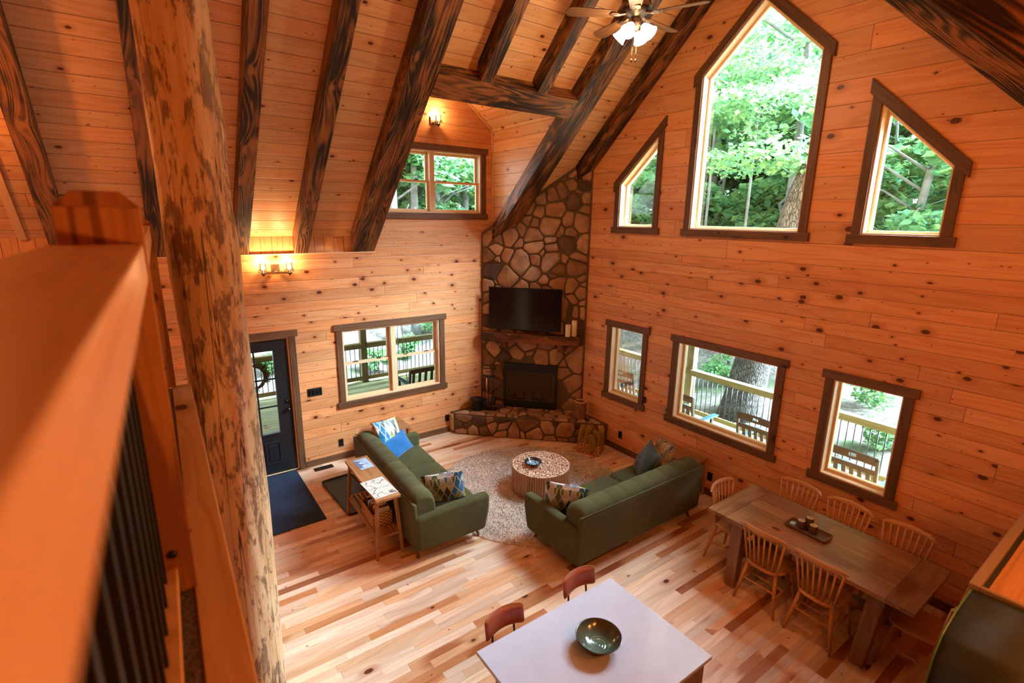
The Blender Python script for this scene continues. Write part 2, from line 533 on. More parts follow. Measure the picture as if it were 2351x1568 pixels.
M['stone'] = stone_mat()
M['mortar'] = plain('mortar', (.125, .085, .048), .9, var=.25, scale=60, bump=.6, spec=.1)
M['black'] = plain('matte_black_metal', (.012, .012, .013), .45, .3)
M['blackgloss'] = plain('black_gloss_screen', (.004, .004, .005), .12, spec=.5)
M['bronze'] = plain('dark_bronze', (.06, .04, .028), .35, .8)
M['fanmetal'] = plain('antique_pewter', (.30, .22, .155), .3, .9, var=.35, scale=45)
M['iron'] = plain('black_door_paint', (.008, .010, .013), .38)
M['chrome'] = plain('dark_chrome', (.05, .06, .08), .18, 1.0)
M['white_plastic'] = plain('white_vinyl', (.62, .62, .6), .4)
M['creamwax'] = plain('ivory_wax', (.78, .66, .48), .5)
M['steel'] = plain('brushed_steel', (.40, .38, .36), .42, 1.0, var=.05, scale=80)
M['hoodblack'] = plain('smoky_steel', (.02, .02, .017), .6, .2, var=.2, scale=30)
M['quartz'] = plain('pale_quartz', (.47, .48, .56), .14, spec=.5, var=.035, scale=9)
M['cabinet'] = wood('island_cabinet', w=0, knots=0, var=.05, seam=0, light=(.22, .115, .05), dark=(.14, .065, .027), rough=.45)
M['leather'] = plain('cognac_leather', (.24, .048, .012), .40, var=.22, scale=14, bump=.15, spec=.5)
M['stitch'] = plain('stitching', (.42, .16, .06), .7)
M['rim'] = plain('grey_brown_edging', (.17, .11, .07), .55)
M['smoke'] = plain('smoked_glass', (.03, .03, .018), .42, spec=.25)
M['edge'] = plain('green_glass_edge', (.05, .13, .035), .3)


def fabric(name, color, var=.25, rough=.9, scale=900, sheen=.35, blot=2.5):
    t = NT(name)
    o = t.obj()
    a = t.noise(o, scale * .35, 2, .6); b = t.noise(o, blot, 3, .6); g = t.noise(o, 60, 3, .7)
    k = t.addm(t.ss(a, .25, .75, 1 - var, 1 + var), t.ss(g, .3, .7, -.16, .16)); k = t.mul(k, t.ss(b, .3, .7, .88, 1.14))
    c = t.mix(1.0, color, t.xyz(k, k, k), 'MULTIPLY')
    return t.fin(c, rough, nrm=t.bump(t.addm(a, g), .25, .003), spec=.15, sheen=sheen)


M['sofa'] = fabric('olive_green_velvet', (.066, .066, .022), sheen=.10)
M['rug'] = None
M['bluefab'] = fabric('cobalt_fabric', (.015, .125, .33), var=.45)
M['tealfab'] = fabric('dark_teal_fabric', (.028, .058, .062))
M['ochre'] = fabric('ochre_throw', (.26, .145, .022), sheen=.1)
M['matnavy'] = fabric('charcoal_blue_mat', (.028, .045, .085), var=.5, sheen=0)
M['bootmat'] = plain('black_rubber_tray', (.016, .017, .019), .5)
M['carpet'] = plain('speckled_carpet', (.12, .075, .045), .95, var=.9, scale=130, bump=.8)


def rugmat():
    t = NT('shag_rug_pile')
    o = t.obj(); g = t.noise(o, 75, 3, .7); b = t.noise(o, 3.2, 3, .6); s = t.noise(o, 9, 4, .7)
    c = t.mix(t.ss(g, .35, .62), (.42, .30, .21), (.82, .74, .66))
    k = t.ss(t.addm(t.mul(b, .5), t.mul(s, .5)), .35, .62, .78, 1.1)
    c = t.mix(1.0, c, t.xyz(k, k, k), 'MULTIPLY')
    return t.fin(c, .95, spec=.1, sheen=.2)


M['rug'] = rugmat()


def harlequin(name, pal, lines):
    t = NT(name)
    U, V, ob = t.uv(0)
    a = t.addm(t.m_('DIVIDE', U, .085), t.m_('DIVIDE', V, .19)); b = t.m_('SUBTRACT', t.m_('DIVIDE', U, .085), t.m_('DIVIDE', V, .19))
    ia = t.m_('FLOOR', a); ib = t.m_('FLOOR', b)
    w = t.wn(t.xyz(ia, ib, 2.0)).outputs['Value']
    n = len(pal)
    c = t.ramp(w, [(i / n, p) for i, p in enumerate(pal)], 'CONSTANT')
    fa = t.m_('FRACT', a); fb = t.m_('FRACT', b)
    e = t.m_('MINIMUM', t.m_('MINIMUM', fa, t.m_('SUBTRACT', 1.0, fa)), t.m_('MINIMUM', fb, t.m_('SUBTRACT', 1.0, fb)))
    c = t.mix(t.ss(e, .05, .09, 1.0, 0.0), c, lines)
    # half of each diamond a shade darker, as woven
    c = t.mix(t.mul(t.m_('GREATER_THAN', t.m_('SUBTRACT', fa, fb), 0.0), .35), c, (.02, .04, .05))
    return t.fin(c, .85, spec=.15, nrm=t.bump(t.noise(t.obj(), 300, 2), .2, .002), sheen=.2)


M['harl1'] = harlequin('harlequin_blue_green', [(.02, .22, .45), (.55, .58, .55), (.35, .42, .10), (.03, .35, .50), (.62, .62, .58), (.08, .12, .10)], (.72, .70, .62))
M['harl2'] = harlequin('harlequin_gold_grey', [(.10, .10, .09), (.42, .22, .04), (.06, .07, .07), (.25, .20, .05), (.16, .15, .13), (.40, .26, .12)], (.46, .27, .12))
M['harl3'] = harlequin('harlequin_mixed', [(.02, .18, .38), (.60, .58, .50), (.05, .06, .05), (.45, .40, .05), (.55, .56, .55), (.10, .16, .07)], (.66, .58, .45))


def weave(name, a, b, sx=38, sy=60):
    t = NT(name)
    U, V, ob = t.uv(0)
    x = t.m_('SINE', t.mul(U, sx * 6.283)); y = t.m_('SINE', t.mul(V, sy * 6.283))
    f = t.ss(t.mul(x, y), -.6, .7)
    f = t.m_('MULTIPLY', f, t.ss(t.noise(t.obj(), 40, 2), .3, .7, .6, 1.1))
    return t.fin(t.mix(f, a, b), .7, nrm=t.bump(t.mul(x, y), .7, .006), spec=.25)


M['basket'] = weave('woven_seagrass', (.20, .085, .03), (.68, .36, .13), 16, 24)
M['firebrick'] = None
t_ = NT('firebox_screen'); u_, v_, o_ = t_.uv(0)
M['screen'] = t_.fin(t_.mix(t_.ss(t_.m_('SINE', t_.mul(u_, 400)), -.5, .8), (.028, .018, .01), (.075, .047, .028)), .6, nrm=None, spec=.2)
t_ = NT('bark'); o_ = t_.obj(); x_, y_, z_ = t_.sep(o_)
vb = t_.vor(t_.xyz(t_.mul(x_, 24), t_.mul(y_, 24), t_.mul(z_, 6.5)), 1.0, 1.0, 'DISTANCE_TO_EDGE').outputs['Distance']
nb = t_.noise(o_, 5, 4, .6)
M['bark'] = t_.fin(t_.mix(t_.ss(vb, 0.0, .18), (.03, .026, .024), t_.mix(t_.ss(nb, .35, .65), (.15, .142, .135), (.085, .08, .07))), .95, nrm=t_.bump(vb, .9, .04), spec=.1)
t_ = NT('smooth_bark'); o_ = t_.obj(); nb = t_.noise(o_, 2.2, 5, .65)
M['bark2'] = t_.fin(t_.mix(t_.ss(nb, .35, .65), (.24, .25, .25), (.14, .145, .14)), .95, nrm=t_.bump(nb, .4, .02), spec=.1)


def leafmat(name, a, b, tr=.45):
    t = NT(name)
    at = t.n('ShaderNodeAttribute', {'attribute_name': 'tone'}).outputs['Fac']
    c = t.mix(at, a, b)
    d = t.n('ShaderNodeBsdfDiffuse'); t.set(d, 'Color', c)
    tl = t.n('ShaderNodeBsdfTranslucent'); t.set(tl, 'Color', c)
    mx = t.n('ShaderNodeMixShader'); t.set(mx, 0, tr); t.set(mx, 1, d.outputs[0]); t.set(mx, 2, tl.outputs[0])
    t.t.links.new(mx.outputs[0], t.out.inputs[0])
    return t.m


M['leaf'] = leafmat('spring_leaves', (.09, .24, .14), (.20, .38, .13))
M['leaf2'] = leafmat('pale_spring_leaves', (.12, .29, .16), (.23, .38, .13))
M['needle'] = leafmat('wreath_needles', (.06, .12, .02), (.16, .20, .03), .2)
t_ = NT('leaf_litter_ground'); o_ = t_.obj()
g1 = t_.noise(o_, 9, 5, .7); g2 = t_.noise(o_, .9, 3, .6); g3 = t_.vor(o_, 22).outputs['Color']
cg = t_.mix(t_.ss(g1, .35, .62), (.055, .048, .04), (.24, .23, .225))
cg = t_.mix(.35, cg, t_.mix(t_.sep(g3)[0], (.17, .12, .085), (.21, .21, .215)))
cg = t_.mix(t_.ss(t_.addm(t_.mul(g2, .7), t_.mul(g1, .3)), .52, .62, 0, .75), cg, (.045, .09, .025))
M['ground'] = t_.fin(cg, .95, nrm=t_.bump(g1, .6, .05), spec=.1)


def glassmat():
    t = NT('clear_window_glass')
    f = t.n('ShaderNodeFresnel'); t.set(f, 'IOR', 1.45)
    tr = t.n('ShaderNodeBsdfTransparent'); t.set(tr, 'Color', (.95, .975, .97))
    g = t.n('ShaderNodeBsdfGlossy'); t.set(g, 'Roughness', .02)
    mx = t.n('ShaderNodeMixShader'); t.set(mx, 0, t.mul(f.outputs[0], .6)); t.set(mx, 1, tr.outputs[0]); t.set(mx, 2, g.outputs[0])
    t.t.links.new(mx.outputs[0], t.out.inputs[0])
    return t.m


M['glass'] = glassmat()


def emis(name, colr, s):
    t = NT(name)
    e = t.n('ShaderNodeEmission'); t.set(e, 'Color', colr); t.set(e, 'Strength', s)
    t.t.links.new(e.outputs[0], t.out.inputs[0])
    return t.m


M['bulb'] = emis('lit_filament_bulb', (1, .74, .42), 14)
M['shade'] = emis('lit_frosted_shade', (1, .93, .80), 5)
t_ = NT('glazed_bowl_green'); o_ = t_.obj(); x_, y_, z_ = t_.sep(o_)
rr_ = t_.m_('SQRT', t_.addm(t_.mul(x_, x_), t_.mul(y_, y_)))
sp_ = t_.m_('SINE', t_.addm(t_.mul(rr_, 330), t_.m_('ARCTAN2', y_, x_)))
inn = t_.ss(rr_, .06, .075, 1.0, 0.0)
M['bowl1'] = t_.fin(t_.mix(t_.ss(rr_, .05, .155), (.06, .115, .085), (.05, .055, .025)), .12, nrm=t_.bump(t_.mul(sp_, inn), .5, .004), spec=.6, coat=.5)
t_ = NT('glazed_bowl_blue'); o_ = t_.obj(); nn = t_.noise(o_, 16, 2, .5, 1.5)
x_, y_, z_ = t_.sep(o_)
rr_ = t_.m_('SQRT', t_.addm(t_.mul(x_, x_), t_.mul(y_, y_)))
M['bowl2'] = t_.fin(t_.mix(t_.ss(rr_, .075, .095), t_.ramp(nn, [(0, (.01, .03, .08)), (.42, (.02, .12, .25)), (.5, (.10, .42, .62)), (.56, (.55, .60, .60)), (.62, (.03, .20, .38)), (1, (.02, .03, .05))]), (.015, .014, .018)), .1, spec=.6, coat=.5)
M['bowlrim'] = plain('dark_bowl_glaze', (.014, .012, .014), .25, coat=.4)
M['waxwood'] = plain('candle_top', (.50, .36, .18), .5, var=.2, scale=60)
M['stickbark'] = wood('stick_side', w=0, knots=.2, var=.3, seam=0, light=(.46, .27, .14), dark=(.25, .12, .055), rough=.8)
t_ = NT('stick_end_grain'); a_ = t_.n('ShaderNodeAttribute', {'attribute_name': 'tone'}).outputs['Fac']
M['stickend'] = t_.fin(t_.mix(a_, (.72, .54, .40), (.52, .28, .17)), .7, spec=.2)
M['barkdark'] = plain('rough_dark_bark', (.075, .04, .02), .9, var=.5, scale=50, bump=.8)
M['paper'] = plain('cream_paper', (.66, .66, .68), .6)
M['paperblue'] = plain('sky_blue_card', (.32, .50, .68), .5)
M['inkblue'] = plain('slate_blue_ink', (.10, .18, .34), .6)
M['inkred'] = plain('red_ink', (.6, .03, .04), .6)
M['white'] = plain('white_ink', (.8, .8, .8), .6)
t_ = NT('trail_map'); o_ = t_.obj(); nm = t_.noise(o_, 11, 4, .6)
cm = t_.mix(t_.ss(t_.m_('SINE', t_.mul(nm, 70)), .75, 1.0), (.60, .62, .56), (.38, .38, .33))
cm = t_.mix(t_.ss(t_.m_('ABSOLUTE', t_.m_('SUBTRACT', t_.noise(o_, 6, 2), .5)), .008, .016, 1.0, 0.0), cm, (.12, .07, .06))
cm = t_.mix(t_.ss(t_.noise(o_, 20, 2), .66, .7), cm, (.55, .55, .12))
M['map'] = t_.fin(cm, .6)
M['porchdark'] = plain('dark_stained_slats', (.045, .03, .022), .5, var=.2, scale=8)
M['porchteal'] = plain('teal_paint', (.02, .075, .09), .5)
M['galv'] = plain('galvanised_chain', (.25, .27, .22), .4, .6)
for q, cq in enumerate([(.35, .10, .05), (.10, .22, .06), (.5, .42, .3), (.55, .5, .45), (.05, .05, .06), (.30, .05, .04)]):
    M['book%d' % q] = plain('book_cover_%s' % 'abcdef'[q], cq, .5)
# ------------------------------------------------------------------ the building
T = .18
MC = .95                      # roof pitch
ZC, ZR, YR = 3.50, 3.22, -3.96   # ceiling and rafter underside heights at the eave, ridge line
zc = lambda y: ZC + MC * (-y if y > YR else y + 2 * -YR)
XW, YW = -9.2, -7.92
PX = lambda a, z, d: (d, a, z)      # gable wall (x = 0), d outward
PY = lambda a, z, d: (a, d, z)      # eave wall (y = 0)


def pbox(mb, P, a0, a1, z0, z1, d0, d1):
    p, q = P(a0, z0, d0), P(a1, z1, d1)
    return mb.box(*[min(p[i], q[i]) for i in range(3)], *[max(p[i], q[i]) for i in range(3)])


def pprism(mb, P, poly, d0, d1):
    a = [P(x, z, d0) for x, z in poly]; b = Vector(P(0, 0, d1)) - Vector(P(0, 0, d0))
    return mb.prism(a, b)


def inset(poly, w):
    """move every edge of a convex polygon inward by w (negative: outward)"""
    n = len(poly); A = sum(poly[i][0] * poly[(i + 1) % n][1] - poly[(i + 1) % n][0] * poly[i][1] for i in range(n))
    sg = 1 if A > 0 else -1; L = []
    for i in range(n):
        (x0, y0), (x1, y1) = poly[i], poly[(i + 1) % n]
        dx, dy = x1 - x0, y1 - y0; l = math.hypot(dx, dy); nx, ny = -dy / l * sg, dx / l * sg
        L.append((x0 + nx * w, y0 + ny * w, dx, dy))
    out = []
    for i in range(n):
        x0, y0, dx, dy = L[i - 1]; x1, y1, ex, ey = L[i]
        t = ((x1 - x0) * ey - (y1 - y0) * ex) / (dx * ey - dy * ex)
        out.append((x0 + dx * t, y0 + dy * t))
    return out


def ring(mb, P, outer, inner, d0, d1):
    n = len(outer)
    for i in range(n):
        j = (i + 1) % n
        pprism(mb, P, [outer[i], outer[j], inner[j], inner[i]], d0, d1)
    return mb


r1 = [(-1.947, .940), (-2.603, .940), (-2.603, 2.07), (-1.947, 2.07)]
r2 = [(-3.242, .940), (-4.675, .940), (-4.675, 2.07), (-3.242, 2.07)]
r3 = [(-5.300, .940), (-5.955, .940), (-5.955, 2.07), (-5.300, 2.07)]
u1 = [(-1.949, 3.642), (-2.613, 3.642), (-2.613, 4.896), (-1.949, 4.274)]
u2 = [(-3.24, 3.642), (-4.68, 3.642), (-4.68, 5.529), (-3.96, 6.203), (-3.24, 5.529)]
u3 = [(-5.31, 3.642), (-5.972, 3.642), (-5.972, 4.274), (-5.31, 4.896)]
lw = [(-3.771, .938), (-2.125, .938), (-2.125, 2.07), (-3.771, 2.07)]
dw = [(-3.09, 3.812), (-1.29, 3.812), (-1.29, 4.76), (-3.09, 4.76)]
door = [(-5.42, 0), (-4.528, 0), (-4.528, 2.07), (-5.42, 2.07)]

# gable wall: log siding below, wide boards above
b = MB().panel([(.1, 0), (-8.02, 0), (-8.02, 3.2), (.1, 3.2)], [r1, r2, r3], lambda a, z: (0, a, z), (T, 0, 0))
struct(b.build('wall_right', M['wall'], grain=(0, 1, 0)))
b = MB().panel([(.1, 3.2), (-8.02, 3.2), (-8.02, 3.6), (YR, 7.42), (.1, 3.6)], [u1, u2, u3], lambda a, z: (0, a, z), (T, 0, 0))
struct(b.build('wall_right_gable', M['wall_wide'], grain=(0, 1, 0)))
# eave wall
b = MB().panel([(XW, 0), (-5.42, 0), (-5.42, 2.07), (-4.528, 2.07), (-4.528, 0), (.1, 0), (.1, 3.23), (XW, 3.23)], [lw], lambda a, z: (a, 0, z), (0, T, 0))
struct(b.build('wall_left', M['wall']))
D0, D1, DP = -3.30, -1.06, -2.18
dpk = 5.173 + .81 * (DP - D0)
b = MB().panel([(D0, 3.23), (D1, 3.23), (D1, 5.173), (DP, dpk), (D0, 5.173)], [dw], lambda a, z: (a, 0, z), (0, T, 0))
struct(b.build('wall_dormer', M['wall_wide']))
# knee boards above the eave wall
b = MB()
for x0, x1 in ((XW, -7.06), (-7.06, D0), (D1, .1)): b.box(x0, .035, 3.23, x1, .16, 3.56)
struct(b.build('wall_knee', M['ceilv'], grain=(0, 0, 1)))
b = MB().box(XW, -.012, 3.215, -3.19, .12, 3.232)
struct(b.build('trim_1', M['trimpine']))
# back walls, never in view but closing the room
struct(MB().box(XW - .15, -8.05, 0, XW, .2, 7.4).build('wall_back', M['wall'], grain=(0, 1, 0)))
struct(MB().box(XW, YW - .15, 0, .18, YW, 3.6).build('wall_front', M['wall']))
# floor
struct(MB().box(XW, -8.05, -.06, .0, 0, 0).build('floor', M['floor']))
# ceilings
H = .10
b = MB().panel([(XW, .06), (D0, .06), (D0, -1.95), (D1, -1.95), (D1, .06), (.1, .06), (.1, YR), (XW, YR)], [], lambda a, y: (a, y, zc(min(y, 0)) - (MC * y if y > 0 else 0)), (0, .0, H))
struct(b.build('ceiling', M['ceil']))
b = MB().panel([(-3.25, -8.02), (.1, -8.02), (.1, YR), (-3.25, YR)], [], lambda a, y: (a, y, ZC + MC * (y + 7.92)), (0, 0, H))
struct(b.build('ceiling_far_slope', M['ceil']))
# wide shed dormer over the loft side of the far slope
SZ = lambda y: 7.262 + (y - YR) * .36
struct(MB().panel([(XW, -8.02), (-3.25, -8.02), (-3.25, YR), (XW, YR)], [], lambda a, y: (a, y, SZ(y)), (0, 0, H)).build('ceiling_shed_dormer', M['ceil']))
struct(MB().prism([(-3.25, YR, 7.30), (-3.25, -7.92, 3.5), (-3.25, -7.92, SZ(-7.92) + .1)], (.08, 0, 0)).build('wall_shed_dormer', M['ceil'], grain=(0, 1, 0)))
struct(MB().box(XW, YW - .15, 3.6, -3.17, YW, SZ(-7.92) + .1).build('wall_front_dormer', M['wall']))
# dormer cheeks and its gabled ceiling
cheek = lambda x, o: MB().prism([(x, 0, 3.23), (x, 0, 5.173), (x, -1.761, 5.173), (x, .0, 3.5)], (o, 0, 0))
struct(cheek(D1, .08).build('wall_dormer_right', M['ceil'], grain=(0, 1, 0)))
struct(cheek(D0, -.08).build('wall_dormer_left', M['ceil'], grain=(0, 1, 0)))
b = MB()
for s, xe in ((1, D1), (-1, D0)):
    b.prism([(xe, .1, 5.173), (DP, .1, dpk), (DP, -1.93, dpk), (xe, -1.93, 5.173)], (0, 0, .06))
struct(b.build('ceiling_dormer', M['ceil'], grain=(0, 1, 0)))
struct(MB().prism([(D0, -1.90, 5.173), (D1, -1.90, 5.173), (D1, -1.90, 5.46), (D1 - .35, -1.90, 5.46), (DP, -1.90, dpk), (D0 + .35, -1.90, 5.46), (D0, -1.90, 5.46)], (0, -.04, 0)).build('wall_dormer_back', M['ceil']))
b = MB()
b.beam((D1 - .008, 0, 5.16), (D1 - .008, -1.75, 5.16), .018, .045)
b.beam((D1 - .01, -.01, 3.3), (D1 - .01, -.01, 5.17), .025, .025, (0, 1, 0))
b.beam((D1 - .012, -.012, 5.17), (DP, -.012, dpk), .02, .05, (0, 0, 1))
b.beam((D1 - .012, -.03, 3.5), (D1 - .012, -1.76, 5.143), .024, .10, (0, 0, 1))
struct(b.build('trim_2', M['trimpine'], grain=(0, 1, 1)))
# far left dormer opening trim
b = MB(); b.beam((-7.09, 0, 3.47), (-7.09, -1.8, 3.47 + 1.8 * MC), .07, .05)
struct(b.build('trim_3', M['trimpine'], grain=(0, 1, 1)))

# baseboards
bb = MB(); bb.box(-4.43, -.02, 0, -1.93, 0, .10)
struct(bb.build('baseboard_left', M['casing'], bevel=.003))
bb = MB(); bb.box(-.02, -7.9, 0, 0, -1.99, .10)
struct(bb.build('baseboard_right', M['casing'], grain=(0, 1, 0), bevel=.003))


def casing(parent, P, poly, kind):
    g = (0, 1, 0) if P is PX else (1, 0, 0)
    n = len(poly); ys = [p[0] for p in poly]; a0, a1 = min(ys), max(ys); zb = min(p[1] for p in poly)
    D = -.024; sw = .09
    m = MB(); pbox(m, P, a0 - .125, a1 + .125, zb - .095, zb, -.034, 0) if kind != 'door' else None
    if kind != 'door': m.build('sill_board', M['casing'], parent, g, bevel=.003)
    if kind in ('rect', 'door'):
        zt = max(p[1] for p in poly)
        pbox(MB(), P, a0 - .125, a1 + .125, zt, zt + .095, -.034, 0).build('header_board', M['casing'], parent, g, bevel=.003)
        for s0, s1 in ((a0 - sw, a0), (a1, a1 + sw)):
            pbox(MB(), P, s0, s1, zb, zt, D, 0).build('side_board', M['casing'], parent, (0, 0, 1), bevel=.003)
        return
    k = .936; vt = .137
    top = [p for p in poly if p[1] > zb + .01]
    zl = lambda a: None
    if len(top) == 2:
        hi = max(top, key=lambda p: p[1]); lo = min(top, key=lambda p: p[1]); s = 1 if hi[0] > lo[0] else -1
        zl = lambda a: lo[1] + k * abs(a - lo[0]) * (1 if (a - lo[0]) * s > 0 else -1)
        aL, aH = lo[0] - s * .123, hi[0] + s * .118
        pprism(MB(), P, [(aL, zl(aL)), (aH, zl(aH)), (aH, zl(aH) + vt), (aL, zl(aL) + vt)], -.034, 0).build('header_board', M['casing'], parent, (0, s, k), bevel=.003)
        for a, o in ((lo[0], -s * sw), (hi[0], s * sw)):
            pprism(MB(), P, [(a, zb), (a + o, zb), (a + o, zl(a + o)), (a, zl(a))], D, 0).build('side_board', M['casing'], parent, (0, 0, 1), bevel=.003)
    else:
        ap = max(top, key=lambda p: p[1])
        for lo in [p for p in top if p is not ap]:
            s = 1 if ap[0] > lo[0] else -1
            zz = lambda a: lo[1] + k * (a - lo[0]) * s
            aL = lo[0] - s * .122
            pprism(MB(), P, [(aL, zz(aL)), (ap[0], zz(ap[0])), (ap[0], zz(ap[0]) + vt), (aL, zz(aL) + vt)], -.034, 0).build('header_board', M['casing'], parent, (0, s, k), bevel=.003)
            a = lo[0]
            pprism(MB(), P, [(a, zb), (a - s * sw, zb), (a - s * sw, zz(a - s * sw)), (a, zz(a))], D, 0).build('side_board', M['casing'], parent, (0, 0, 1), bevel=.003)


def fixed_window(name, P, poly, kind):
    w = struct(thing(name, None, None)); 
    g = (0, 0, 1)
    casing(w, P, poly, kind)
    ring(MB(), P, inset(poly, -.001), inset(poly, .016), -.004, .115).build('jamb_liner', M['pale'], w, g)
    ring(MB(), P, poly, inset(poly, .042), .10, .165).build('frame', M['pale'], w, g, bevel=.003)
    pprism(MB(), P, inset(poly, .04), .128, .134).build('pane', M['glass'], w)
    return w


fixed_window('window_1', PX, r1, 'rect'); fixed_window('window_2', PX, r2, 'rect'); fixed_window('window_3', PX, r3, 'rect')
fixed_window('window_4', PX, u1, 'poly'); fixed_window('window_5', PX, u2, 'poly'); fixed_window('window_6', PX, u3, 'poly')


def twin_window(name, poly, locks):
    w = struct(thing(name, None, None)); P = PY
    a0, z0 = poly[0]; a1, z1 = poly[2]; mid = (a0 + a1) / 2; zm = (z0 + z1) / 2
    casing(w, P, poly, 'rect')
    ring(MB(), P, inset(poly, -.001), inset(poly, .022), -.004, .15).build('frame', M['pale'], w, (0, 0, 1))
    pbox(MB(), P, mid - .04, mid + .04, z0, z1, .01, .15).build('mullion', M['pale'], w, (0, 0, 1), bevel=.003)
    for s0, s1 in ((a0 + .022, mid - .04), (mid + .04, a1 - .022)):
        up_ = [(s0, zm - .01), (s1, zm - .01), (s1, z1 - .022), (s0, z1 - .022)]
        lo_ = [(s0, z0 + .022), (s1, z0 + .022), (s1, zm + .025), (s0, zm + .025)]
        for q, (pl, d) in enumerate(((up_, .105), (lo_, .065))):
            s = ring(MB(), P, pl, inset(pl, .036), d, d + .035).build('sash', M['pale'], w, (1, 0, 0) if q else (0, 0, 1), bevel=.003)
            pprism(MB(), P, inset(pl, .034), d + .015, d + .02).build('pane', M['glass'], s)
            if q and locks:
                for f in (.25, .75):
                    x = s0 + (s1 - s0) * f; m = MB(); m.cbox((x, d + .012, zm + .032), (.075, .022, .014)); m.cbox((x + .012, d - .002, zm + .036), (.05, .014, .008))
                    m.build('sash_lock', M['bronze'], s, bevel=.003)
    return w


twin_window('window_7', lw, True); twin_window('window_8', dw, True)

# entry door, half light, six panes
dr = struct(thing('door_1', None, None))
casing(dr, PY, door, 'door')
ring(MB(), PY, inset(door, -.001), inset(door, .02), 0, T).build('jamb', M['pale'], dr, (0, 0, 1))
dx0, dx1 = -5.40, -4.548
gx0, gx1, gz0, gz1 = -5.24, -4.745, .655, 1.885
b = MB().panel([(dx0, .01), (dx1, .01), (dx1, 2.05), (dx0, 2.05)], [[(gx0, gz0), (gx1, gz0), (gx1, gz1), (gx0, gz1)]], lambda a, z: (a, .03, z), (0, .045, 0))
slab = b.build('slab', M['iron'], dr, bevel=.003)
m = MB()
for x0, x1 in ((-5.26, -5.04), (-4.97, -4.75)):
    ring(m, PY, [(x0, .17), (x1, .17), (x1, .52), (x0, .52)], inset([(x0, .17), (x1, .17), (x1, .52), (x0, .52)], .028), .02, .032)
    pbox(m, PY, x0 + .05, x1 - .05, .22, .47, .022, .032)
m.build('raised_panel', M['iron'], slab, bevel=.004)
m = MB(); ring(m, PY, [(gx0 - .03, gz0 - .03), (gx1 + .03, gz0 - .03), (gx1 + .03, gz1 + .03), (gx0 - .03, gz1 + .03)], [(gx0, gz0), (gx1, gz0), (gx1, gz1), (gx0, gz1)], .018, .03)
gm = (gx0 + gx1) / 2
pbox(m, PY, gm - .012, gm + .012, gz0, gz1, .022, .04)
for k in (1, 2):
    z = gz0 + (gz1 - gz0) * k / 3; pbox(m, PY, gx0, gx1, z - .012, z + .012, .022, .04)
m.build('glazing_bars', M['iron'], slab, bevel=.002)
pprism(MB(), PY, [(gx0, gz0), (gx1, gz0), (gx1, gz1), (gx0, gz1)], .048, .052).build('pane', M['glass'], slab)
RX = Matrix.Rotation(R(90), 3, 'X')
k = MB().lathe([(0, .062), (.024, .058), (.03, .045), (.026, .032), (.012, .026), (.012, .008), (.032, .006), (.034, 0)], 20, (-4.612, .03, .985), RX)
k.build('door_knob', M['chrome'], dr)
k = MB().lathe([(0, .03), (.014, .028), (.016, .012), (.03, .010), (.032, 0)], 20, (-4.612, .03, 1.115), RX)
k.cbox((-4.612, -.004, 1.115), (.03, .008, .012)); k.build('deadbolt', M['chrome'], dr)
MB().box(-5.42, -.01, 0, -4.528, .16, .018).build('threshold', M['bronze'], dr)

# ------------------------------------------------------------------ rafters and the dormer header
BL = {}
BLAB = ['charred rafter at the upper left edge of the photo, half behind the newel post', 'charred rafter mostly hidden behind the peeled log post',
        'charred rafter just right of the log post, ending above the double wall lamp', 'charred rafter between the double wall lamp and the dormer',
        'wide doubled charred rafter on the left side of the dormer', 'short charred rafter landing on the left half of the dormer header',
        'short charred rafter landing on the right half of the dormer header', 'wide doubled charred rafter on the right side of the dormer above the stone chimney',
        'charred rafter in the corner against the gable wall, above the chimney top']
RF = [(-6.87, -6.69, 0), (-5.99, -5.82, 0), (-5.09, -4.92, 0), (-4.35, -4.17, 0), (-3.55, -3.20, 0), (-2.65, -2.49, 2.10), (-1.82, -1.66, 2.10), (-1.14, -.80, 0), (-.20, -.01, 1.04)]
for (x0, x1, ys), lab in zip(RF, BLAB):
    y0 = -ys; y1 = YR + .02
    m = MB()
    n = 2 if x1 - x0 > .3 else 1
    for i in range(n):
        a = x0 + (x1 - x0) * i / n + (.002 if i else 0); c = x0 + (x1 - x0) * (i + 1) / n
        m.hexa([(a, y0, ZR - MC * y0), (c, y0, ZR - MC * y0), (c, y1, ZR - MC * y1), (a, y1, ZR - MC * y1)],
               [(a, y0, zc(y0) + .01), (c, y0, zc(y0) + .01), (c, y1, zc(y1) + .01), (a, y1, zc(y1) + .01)])
    tag(m.build('ceiling_beam', M['beam'], grain=(0, 1, -MC), bevel=.006), lab, 'beam', 'rafters of the left roof slope')
nrm = Vector((0, -MC, -1)).normalized()
# header between the doubled rafters
m = MB()
ya, yb = -1.96, -2.17
zl = lambda y: ZR - MC * y - .015
m.hexa([(-3.20, ya, zl(ya)), (-1.14, ya, zl(ya)), (-1.14, yb, zl(yb)), (-3.20, yb, zl(yb))],
       [(-3.20, ya + .145, zl(ya) + .155), (-1.14, ya + .145, zl(ya) + .155), (-1.14, yb + .145, zl(yb) + .155), (-3.20, yb + .145, zl(yb) + .155)])
tag(m.build('dormer_header', M['beam'], bevel=.006), 'charred cross beam over the dormer between two doubled rafters', 'beam')
